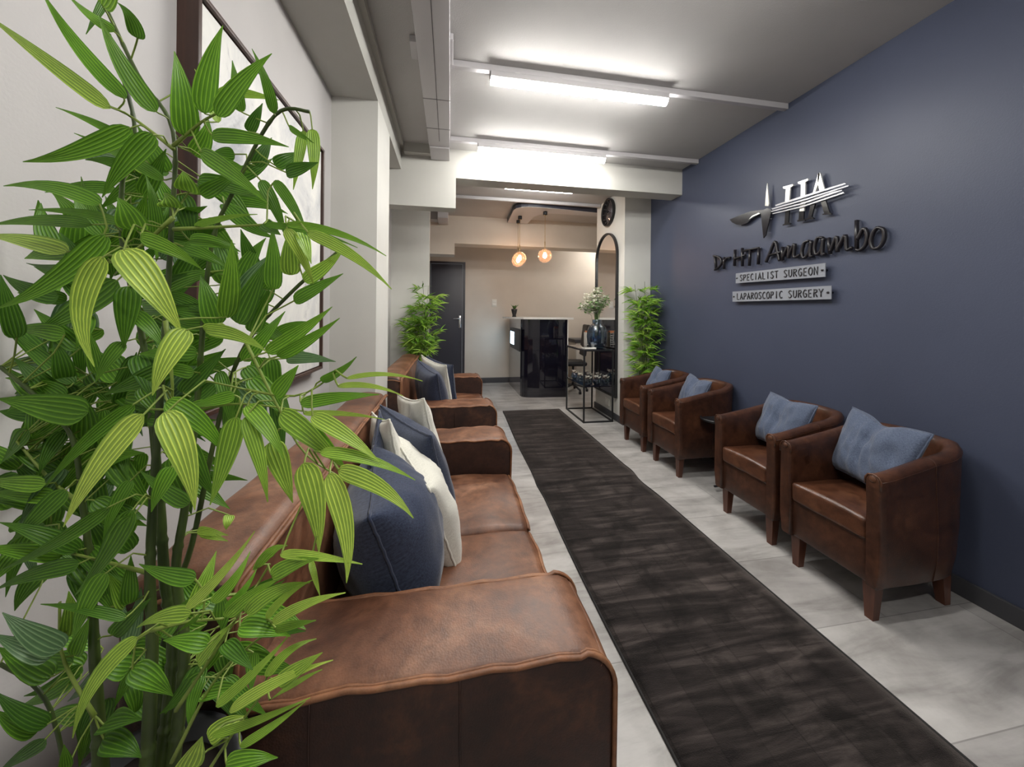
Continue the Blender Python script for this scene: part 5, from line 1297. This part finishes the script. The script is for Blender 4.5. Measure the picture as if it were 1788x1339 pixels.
CANES=[(0.0114,0.0023,[(-0.447,0.555,0.634),(-0.460,0.558,0.832),(-0.465,0.558,0.953),(-0.478,0.561,1.044),(-0.493,0.563,1.135),(-0.542,0.572,1.188),(-0.587,0.580,1.225)]),
(0.0097,0.0022,[(-0.375,0.532,0.649),(-0.377,0.533,0.842),(-0.380,0.533,0.961),(-0.374,0.532,1.110),(-0.363,0.530,1.288),(-0.357,0.529,1.407),(-0.356,0.529,1.534),(-0.402,0.537,1.608),(-0.455,0.546,1.719)]),
(0.0111,0.0024,[(-0.382,0.564,0.607),(-0.373,0.563,0.813),(-0.386,0.565,0.939),(-0.394,0.566,1.058),(-0.417,0.570,1.256),(-0.446,0.575,1.390),(-0.447,0.576,1.493),(-0.432,0.573,1.560),(-0.468,0.579,1.683)]),
(0.0101,0.0023,[(-0.356,0.549,0.621),(-0.350,0.548,0.823),(-0.362,0.550,0.947),(-0.350,0.548,1.040),(-0.336,0.546,1.180),(-0.320,0.543,1.382),(-0.289,0.538,1.467),(-0.236,0.529,1.568),(-0.190,0.521,1.573)]),
(0.0067,0.0025,[(-0.395,0.597,0.565),(-0.406,0.599,0.833),(-0.370,0.593,0.960),(-0.330,0.586,1.153),(-0.294,0.579,1.254),(-0.229,0.568,1.331),(-0.163,0.556,1.390)]),
(0.0037,0.0022,[(-0.481,0.551,0.648),(-0.505,0.555,0.782),(-0.571,0.567,0.841)]),
(0.0019,0.0010,[(-0.226,0.446,1.265),(-0.194,0.440,1.201),(-0.161,0.434,1.143),(-0.117,0.426,1.114)]),
(0.0020,0.0010,[(-0.310,0.481,1.181),(-0.244,0.469,1.192),(-0.150,0.453,1.181)]),
(0.0026,0.0013,[(-0.316,0.461,1.290),(-0.308,0.460,1.200),(-0.332,0.464,1.190)]),
(0.0027,0.0014,[(-0.324,0.483,1.412),(-0.372,0.491,1.370),(-0.412,0.498,1.367)]),
(0.0028,0.0014,[(-0.331,0.494,1.400),(-0.265,0.483,1.404),(-0.183,0.468,1.409)]),
(0.0028,0.0014,[(-0.340,0.506,1.502),(-0.391,0.515,1.541),(-0.420,0.520,1.555)]),
(0.0028,0.0014,[(-0.340,0.506,1.506),(-0.307,0.500,1.535),(-0.283,0.496,1.549)]),
(0.0026,0.0013,[(-0.300,0.458,0.851),(-0.242,0.448,0.942),(-0.198,0.441,1.016)]),
(0.0025,0.0013,[(-0.297,0.448,0.805),(-0.248,0.439,0.900),(-0.187,0.429,0.954)]),
(0.0025,0.0012,[(-0.271,0.433,0.775),(-0.229,0.426,0.843),(-0.187,0.418,0.902)]),
(0.0026,0.0013,[(-0.328,0.463,0.941),(-0.287,0.456,0.951),(-0.249,0.450,0.954)]),
(0.0030,0.0015,[(-0.380,0.533,0.961),(-0.441,0.544,0.976),(-0.499,0.554,0.990)]),
(0.0029,0.0015,[(-0.440,0.534,0.786),(-0.480,0.541,0.859),(-0.484,0.541,0.931)]),
(0.0031,0.0016,[(-0.489,0.573,1.039),(-0.529,0.580,1.069),(-0.576,0.588,1.123)]),
(0.0019,0.0010,[(-0.226,0.446,1.213),(-0.168,0.435,1.207),(-0.124,0.428,1.234)])]
LOGO={'blade':[(2.675, 2.136), (2.568, 2.144), (2.461, 2.145), (2.351, 2.126), (2.332, 2.112), (2.341, 2.094), (2.38, 2.101), (2.44, 2.087), (2.491, 2.061), (2.545, 2.057), (2.601, 2.075), (2.647, 2.104)],
'blade_highlight':[(2.476, 2.084), (2.44, 2.106), (2.38, 2.111), (2.368, 2.102), (2.435, 2.096)],
'spike_top':[(2.308, 2.314), (2.291, 2.154), (2.297, 2.139), (2.325, 2.148), (2.317, 2.244)],
'spike_bottom':[(2.361, 2.108), (2.337, 2.122), (2.304, 2.125), (2.268, 2.102), (2.281, 2.053), (2.303, 1.976), (2.316, 1.922), (2.336, 1.905), (2.352, 2.03)],
'h_left_top':[(2.182, 2.242), (2.109, 2.234), (2.104, 2.223), (2.127, 2.217), (2.134, 2.117), (2.166, 2.12), (2.159, 2.219), (2.18, 2.23)],
'h_left_bottom':[(2.162, 2.061), (2.133, 2.059), (2.138, 1.975), (2.12, 1.963), (2.126, 1.958), (2.181, 1.963), (2.182, 1.969), (2.167, 1.973)],
'h_right_top':[(2.071, 2.235), (2.002, 2.233), (1.999, 2.221), (2.02, 2.217), (2.019, 2.111), (2.051, 2.109), (2.048, 2.212), (2.068, 2.223)],
'h_right_mid':[(2.051, 2.086), (2.02, 2.086), (2.027, 2.024), (2.058, 2.03)],
'h_right_bottom':[(2.06, 2.027), (2.027, 2.021), (2.029, 1.97), (2.016, 1.961), (2.021, 1.955), (2.073, 1.963), (2.073, 1.972), (2.063, 1.973)],
'a_left_top':[(1.935, 2.237), (1.928, 2.244), (1.923, 2.233), (1.931, 2.185), (1.958, 2.108), (1.972, 2.107)],
'a_right_top':[(1.928, 2.244), (1.92, 2.231), (1.891, 2.111), (1.92, 2.109), (1.938, 2.188), (1.935, 2.237)],
'a_left_bottom':[(1.98, 2.057), (1.952, 2.055), (1.974, 1.97), (1.957, 1.956), (1.961, 1.952), (2.019, 1.961), (2.018, 1.968), (2.0, 1.969)],
'a_right_bottom':[(1.916, 2.051), (1.886, 2.05), (1.862, 1.967), (1.848, 1.955), (1.852, 1.951), (1.906, 1.963), (1.905, 1.969), (1.894, 1.97)],
's1':[(2.233, 2.126), (2.023, 2.125), (1.767, 2.117), (1.759, 2.108), (2.023, 2.11), (2.228, 2.115)],
's2':[(2.259, 2.108), (2.023, 2.1), (1.746, 2.097), (1.744, 2.09), (2.023, 2.089), (2.257, 2.099)],
's3':[(2.265, 2.091), (2.023, 2.079), (1.831, 2.086), (1.782, 2.081), (1.781, 2.075), (2.023, 2.068), (2.262, 2.083)],
's4':[(2.253, 2.071), (2.022, 2.058), (1.773, 2.065), (1.767, 2.056), (2.022, 2.048), (2.251, 2.064)]}
NAME=[('D', [[(2.85, 1.855), (2.835, 1.727)], [(2.867, 1.856), (2.791, 1.829), (2.771, 1.779), (2.803, 1.743), (2.852, 1.726)]]), ('r', [[(2.738, 1.824), (2.743, 1.72)], [(2.74, 1.78), (2.709, 1.81), (2.67, 1.81)]]), ('H', [[(2.621, 1.868), (2.625, 1.731)], [(2.545, 1.868), (2.543, 1.718)], [(2.62, 1.79), (2.515, 1.805)]]), ('T', [[(2.526, 1.842), (2.387, 1.841)], [(2.466, 1.838), (2.475, 1.712)]]), ('I', [[(2.385, 1.838), (2.391, 1.712)]]), ('A', [[(2.323, 1.719), (2.287, 1.788), (2.247, 1.861), (2.227, 1.789), (2.209, 1.713)], [(2.291, 1.768), (2.186, 1.776)]]), ('m', [[(2.186, 1.81), (2.187, 1.711)], [(2.187, 1.731), (2.161, 1.778), (2.138, 1.805), (2.142, 1.72)], [(2.142, 1.732), (2.12, 1.778), (2.095, 1.812), (2.1, 1.73), (2.08, 1.722), (2.057, 1.733)]]), ('a', [[(1.994, 1.815), (2.027, 1.806), (2.043, 1.749), (2.03, 1.706), (1.997, 1.734), (1.976, 1.807)], [(1.98, 1.815), (1.986, 1.718), (1.97, 1.709)]]), ('a', [[(1.906, 1.816), (1.94, 1.821), (1.958, 1.763), (1.947, 1.715), (1.917, 1.738), (1.899, 1.812)], [(1.902, 1.816), (1.908, 1.713), (1.889, 1.714)]]), ('m', [[(1.869, 1.809), (1.861, 1.703)], [(1.86, 1.721), (1.841, 1.769), (1.821, 1.804), (1.818, 1.709)], [(1.819, 1.724), (1.797, 1.767), (1.772, 1.803), (1.766, 1.721), (1.755, 1.713), (1.735, 1.723)]]), ('b', [[(1.713, 1.879), (1.712, 1.705)], [(1.71, 1.763), (1.676, 1.822), (1.659, 1.777), (1.67, 1.719), (1.698, 1.699), (1.712, 1.706)]]), ('o', [[(1.607, 1.811), (1.628, 1.79), (1.641, 1.737), (1.627, 1.697), (1.597, 1.701), (1.578, 1.741), (1.581, 1.791), (1.607, 1.811)]])]

XS = XR-.030
def onwall(u, v, t): return (t, u, v)
cy = sum(a for a, b in LOGO['blade'])/12
o = thing('logo_sign', 'silver and black HA monogram with a scalpel and pulse spike on the navy wall', 'sign', (XR, 2.2, 2.1))
def lp(k): return [(a-2.2, b-2.1) for a, b in LOGO[k]]
def piece(name, ks, m, x0, x1, par):
    g = mb()
    for k in ks: g.prism(lp(k), onwall, -x0, -x1)
    return g.build(name, m, par)
bl = piece('scalpel_blade', ['blade'], M['sign_black'], .030, .022, o)
piece('blade_highlight', ['blade_highlight'], M['silver'], .0325, .0305, bl)
sp = piece('pulse_spike', ['spike_top'], M['silver'], .034, .026, o)
piece('spike_lower', ['spike_bottom'], M['sign_black'], .034, .026, sp)
h = piece('letter_h', ['h_left_top', 'h_right_top', 'h_right_mid'], M['silver'], .030, .020, o)
piece('letter_h_lower', ['h_left_bottom', 'h_right_bottom'], M['sign_black'], .030, .020, h)
a_ = piece('letter_a', ['a_left_top', 'a_right_top'], M['silver'], .030, .020, o)
piece('letter_a_lower', ['a_left_bottom', 'a_right_bottom'], M['sign_black'], .030, .020, a_)
for k in ('s1', 's2', 's3', 's4'): piece('streak', [k], M['streak'], .042, .036, o)
def pins(par, pts, x=.022):
    for u, v in pts: mb().tube([(-x, u, v), (.002, u, v)], .003, 8).build('wall_pin', M['chrome'], par)
pins(o, [(lp('h_left_top')[4][0]+.015, lp('h_left_top')[4][1]), (lp('h_right_bottom')[0][0]-.012, lp('h_right_bottom')[0][1]), (lp('a_right_bottom')[0][0]-.015, lp('a_right_bottom')[0][1]-.02), (lp('blade')[2][0], lp('blade')[2][1]-.01)])
pins(sp, [((2.289-2.2), -.06)])
o = thing('name_sign', 'raised black handwritten lettering reading Dr HTI Amaambo on the navy wall', 'sign', (XR, 2.2, 1.78))
def smoothline(p, k=5):
    if len(p) < 3: return [p[0], ((p[0][0]+p[1][0])/2, (p[0][1]+p[1][1])/2), p[1]]
    out = []
    for i in range(len(p)-1):
        a = p[max(0, i-1)]; b = p[i]; c = p[i+1]; d = p[min(len(p)-1, i+2)]
        for j in range(k):
            t = j/k; out.append(tuple(.5*((2*b[q])+(-a[q]+c[q])*t+(2*a[q]-5*b[q]+4*c[q]-d[q])*t*t+(-a[q]+3*b[q]-3*c[q]+d[q])*t**3) for q in (0, 1)))
    return out+[p[-1]]
for nm, sts in NAME:
    g = mb()
    for st in sts:
        q = smoothline([(a-2.2, b-1.78) for a, b in st]) if nm not in 'HTI' else st and [(a-2.2, b-1.78) for a, b in st]
        g.tube([(-.026, u, v) for u, v in q], .0085, 8); g.tube([(-.018, u, v) for u, v in q], .0085, 8)
    l = g.build('letter_'+nm.lower(), M['sign_dark'], o)
    u, v = sts[0][0]; u2, v2 = sts[0][-1]; pins(l, [(u-2.2, v-1.78), (u2-2.2, v2-1.78)], .016)

GL = {  # stroke capitals on a 1 wide x 1.5 high cell
'S': [[(.85, 1.3), (.5, 1.5), (.15, 1.2), (.45, .8), (.85, .4), (.5, 0), (.1, .2)]], 'P': [[(.15, 0), (.15, 1.5)], [(.15, 1.45), (.7, 1.4), (.8, 1.05), (.6, .75), (.15, .7)]],
'E': [[(.8, 1.45), (.15, 1.45), (.15, .02), (.8, .02)], [(.15, .75), (.7, .75)]], 'C': [[(.85, 1.3), (.5, 1.48), (.15, 1.0), (.15, .5), (.5, 0), (.88, .2)]], 'I': [[(.5, 0), (.5, 1.5)]],
'A': [[(.05, 0), (.5, 1.5), (.95, 0)], [(.25, .5), (.78, .5)]], 'L': [[(.2, 1.5), (.2, .02), (.85, .02)]], 'T': [[(.5, 0), (.5, 1.48)], [(.05, 1.48), (.95, 1.48)]],
'U': [[(.15, 1.5), (.15, .4), (.5, 0), (.85, .4), (.85, 1.5)]], 'R': [[(.15, 0), (.15, 1.5)], [(.15, 1.45), (.75, 1.35), (.75, .95), (.15, .75)], [(.4, .75), (.9, 0)]],
'G': [[(.85, 1.3), (.5, 1.48), (.15, 1.0), (.15, .5), (.5, 0), (.85, .25), (.85, .7), (.55, .7)]], 'O': [[(.5, 1.5), (.12, 1.1), (.12, .4), (.5, 0), (.88, .4), (.88, 1.1), (.5, 1.5)]],
'N': [[(.12, 0), (.12, 1.5), (.88, 0), (.88, 1.5)]], 'Y': [[(.05, 1.5), (.5, .75), (.95, 1.5)], [(.5, .75), (.5, 0)]]}
def plate(label, text, quad, hfrac=.60):
    (ya, zb0, zt0), (yb, zb1, zt1) = quad
    yc = (ya+yb)/2; zc_ = (zb0+zt0+zb1+zt1)/4
    o = thing('name_plate', label, 'sign', (XR, yc, zc_), group=None)
    P = lambda s, t: (yb*s+ya*(1-s)-yc, (zb0*(1-t)+zt0*t)*(1-s)+(zb1*(1-t)+zt1*t)*s-zc_)
    mb().prism([P(0, 0), P(1, 0), P(1, 1), P(0, 1)], onwall, -.034, -.029).build('plate', M['plate'], o)
    Lp = ya-yb; n = len(text); g = mb(); m0 = .055
    for i, ch in enumerate(text):
        if ch == ' ': g.build('word', M['sign_dark'], o); g = mb(); continue
        cw = (1-2*m0)/n
        for st in GL[ch]:
            q = smoothline(st, 4) if ch in 'SCUGOPR' and len(st) > 2 else st
            pts = []
            for a, b in q:
                s = m0+(i+.10+.80*a)*cw; t = (1-hfrac)/2+hfrac*b/1.5
                u, v = P(s, t); pts.append((-.0355, u, v))
            g.tube(pts, .0036, 6)
    g.build('word', M['sign_dark'], o)
    for s in (.022, .978):
        u, v = P(s, .5); mb().tube([(-.041, u, v), (.001, u, v)], .0065, 12).build('standoff', M['sign_black'], o)
plate('grey acrylic plate reading SPECIALIST SURGEON under the handwritten name', 'SPECIALIST SURGEON', ((2.598, 1.583, 1.665), (1.880, 1.562, 1.650)))
plate('grey acrylic plate reading LAPAROSCOPIC SURGERY, lowest sign on the navy wall', 'LAPAROSCOPIC SURGERY', ((2.631, 1.430, 1.515), (1.843, 1.418, 1.503)))

# ---------------------------------------------------------------- plants
def tone_col(t):
    d, md, l = (.040, .125, .016), (.15, .36, .028), (.46, .66, .11); g = (.14, .26, .12)
    if t < .1: return tuple(a*1.0 for a in g)
    if t < .5: k = t/.5; return tuple(a+(b-a)*k for a, b in zip(d, md))
    k = (t-.5)/.5; return tuple(a+(b-a)*k for a, b in zip(md, l))
def leaf(m, a, c, b, w, nrm, tone, rows=9, fold=.22):
    a, c, b, nrm = Vector(a), Vector(c), Vector(b), Vector(nrm); vs = []; uv = []; fs = []; col = tone_col(tone)
    for i in range(rows+1):
        t = (i/rows)**1.35; p = a*(1-t)**2+c*2*t*(1-t)+b*t*t
        tg = ((c-a)*(1-t)+(b-c)*t)
        if tg.length < 1e-6: tg = b-a
        tg.normalize(); sd = tg.cross(nrm)
        sd = sd.normalized() if sd.length > 1e-5 else tg.orthogonal().normalized(); up = sd.cross(tg)
        ww = w*.50*(1-(1-min(1, t/.16+.01))**2)**.5*(1-max(0, (t-.26)/.74)**1.45)**1.05
        if t >= 1: ww = .0004
        for s in (-1, -.5, 0, .5, 1):
            vs.append(p+sd*ww*s+up*(abs(s)*ww*fold)); uv.append((.5+s*.5, t))
    for i in range(rows):
        for j in range(4): q = i*5+j; fs.append((q, q+1, q+6, q+5))
    m.add(vs, fs, True, uv, tone=col)
def cane_obj(par, pts, r0, r1, name='cane', mt='cane', node=.085):
    g = mb(); P = [Vector(p) for p in pts]; q = []
    for i in range(len(P)-1):
        a = P[max(0, i-1)]; b = P[i]; c = P[i+1]; d = P[min(len(P)-1, i+2)]
        for j in range(6):
            t = j/6; q.append(.5*((2*b)+(-a+c)*t+(2*a-5*b+4*c-d)*t*t+(-a+3*b-3*c+d)*t**3))
    q.append(P[-1]); Ls = [0]
    for i in range(1, len(q)): Ls.append(Ls[-1]+(q[i]-q[i-1]).length)
    T = Ls[-1]; out = []; rr = []; s = 0; nxt = node
    N = max(8, int(T/(.004 if r0 > .004 else .015)))
    def at(s):
        for i in range(1, len(q)):
            if Ls[i] >= s: return q[i-1].lerp(q[i], (s-Ls[i-1])/max(1e-9, Ls[i]-Ls[i-1]))
        return q[-1]
    for i in range(N+1):
        s = T*i/N; r = r1+(r0-r1)*(1-s/T)**2.0; ph = (s % node)/node
        k = 1+.20*math.exp(-(min(ph, 1-ph)/.035)**2)-.10*math.exp(-((ph-.09)/.05)**2) if r0 > .003 else 1
        out.append(at(s)); rr.append(r*k)
    g.tube(out, lambda t: rr[min(N, int(round(t*N)))], 9 if r0 > .004 else 5)
    return g.build(name, M[mt], par), q
pl = thing('bamboo_plant', 'big artificial bamboo plant filling the left foreground beside the near sofa', 'plant', (-.43, .555, 0))
OR = Vector((-.43, .555, 0))
def pot(par, r, h, name='pot'):
    mb().lathe([(0, 0), (r*.80, 0), (r*.82, .01), (r, h-.03), (r*1.04, h-.028), (r*1.04, h), (r*.95, h), (r*.93, h-.04), (0, h-.045)], seg=40).build('planter', M['pot'], par)
    s = mb(); n = 18; vs = [(0, 0, h-.032)]; fs = []
    for k in range(1, 5):
        for a in range(n): vs.append((r*.92*k/4*cos(2*pi*a/n), r*.92*k/4*sin(2*pi*a/n), h-.036+random.uniform(-.004, .006)))
    for a in range(n): fs.append((0, 1+a, 1+(a+1) % n))
    for k in range(3):
        for a in range(n): b = 1+k*n; fs.append((b+a, b+n+a, b+n+(a+1) % n, b+(a+1) % n))
    s.add(vs, fs); s.build('soil', M['soil'], par, 'open')
pot(pl, .128, .62)
paths = []
for i, (r0, r1, P) in enumerate(CANES):
    P = [Vector(p)-OR for p in P]
    if i < 6: P[0].z = min(P[0].z, .57); P = [Vector((P[0].x*.7, P[0].y*.7, .56))]+P[1:] if P[0].z > .5 else P
    big = i < 6
    o_, q = cane_obj(pl, P, r0, r1, 'cane' if big else 'branch', 'cane' if big else 'twig'); paths.append(q)
allp = [p for q in paths for p in q]
tw = mb(); lf = mb()
for line in LEAVES.strip().split('\n'):
    v = list(map(float, line.split()))
    a, c, b = Vector(v[0:3])-OR, Vector(v[3:6])-OR, Vector(v[6:9])-OR
    leaf(lf, a, c, b, v[9], v[10:13], v[13], 12)
    near = min(allp, key=lambda p: (p-a).length+(0 if (p-a).length > .01 else 1)); d = (near-a).length
    if d < .13:
        mid = (a+near)/2+Vector((0, 0, .15*d))-(c-a).normalized()*d*.15
        tw.tube([near, near.lerp(mid, .6), mid, a.lerp(mid, .3), a+(c-a)*.03], .0010, 5, cap=False)
lf.build('foliage', M['leaf'], pl, 'open'); tw.build('twigs', M['twig'], pl)['kind'] = 'stuff'

def small_bamboo(label, loc, seed, H, spread, zlow, potr, poth, wide=None):
    rnd = random.Random(seed); o = thing('bamboo_plant', label, 'plant', loc); pot(o, potr, poth)
    m = mb(); tw = mb(); nc = 9
    for k in range(nc):
        a = k*2*pi/nc+rnd.random()*.6; r = potr*.45*rnd.uniform(.3, 1); hh = H*rnd.uniform(.72, 1.0)
        tip = Vector((spread*.45*cos(a)*rnd.uniform(.3, 1), spread*.45*sin(a)*rnd.uniform(.3, 1), hh)) if k else Vector((0, 0, H))
        P = [Vector((r*cos(a), r*sin(a), poth-.04)), Vector((r*cos(a)*1.3, r*sin(a)*1.3, poth+(hh-poth)*.45)), tip]
        if wide: P = [Vector((min(wide[1]-.01, max(wide[0]+.01, p.x)), min(wide[3]-.01, max(wide[2]+.01, p.y)), p.z)) for p in P]
        _, q = cane_obj(o, P, .006, .002, 'cane', 'cane', .11)
        for s in range(22):
            t = rnd.uniform(zlow, 1)**.9; b0 = q[min(len(q)-1, int(t*(len(q)-1)))]
            an = rnd.uniform(0, 2*pi); ln = spread*rnd.uniform(.35, .95)*(1.05-.55*abs(t-.55))
            d = Vector((cos(an), sin(an), rnd.uniform(.0, .55))).normalized(); e = b0+d*ln*.55
            tw.tube([b0, b0.lerp(e, .5)+Vector((0, 0, .02)), e], .0014, 4, cap=False)
            for f in range(5):
                aa = an+rnd.uniform(-1.2, 1.2); dz = rnd.uniform(-.5, .7); dl = Vector((cos(aa), sin(aa), dz)).normalized(); L1 = rnd.uniform(.09, .15)
                s0 = b0.lerp(e, rnd.uniform(.45, 1)); tipp = s0+dl*L1+Vector((0, 0, -.03*rnd.random()))
                leaf(m, s0, (s0+tipp)/2+Vector((0, 0, .02)), tipp, rnd.uniform(.013, .020), (rnd.uniform(-.6, .6), rnd.uniform(-1, -.2), rnd.uniform(.2, 1)), rnd.uniform(.25, .85), 5)
    # keep clear of neighbouring surfaces
    if wide:
        lo, hi, yl, yh = wide
        for g in (m, tw):
            g.v = [(min(hi, max(lo, x)), min(yh, max(yl, y)), z) for x, y, z in g.v]
    m.build('foliage', M['leaf'], o, 'open'); tw.build('twigs', M['twig'], o)['kind'] = 'stuff'; return o
small_bamboo('green bamboo plant standing beyond the far sofa by the dark door', (-.33, 4.41, 0), 21, 1.70, .40, .36, .12, .42, (-.37, .6, -.45, .125))
small_bamboo('green bamboo plant between the column and the farthest tub chair', (2.205, 3.76, 0), 22, 1.70, .30, .18, .11, .32, (-.5, .165, -.25, .165))
# a side shoot leaning over the blue wall corner
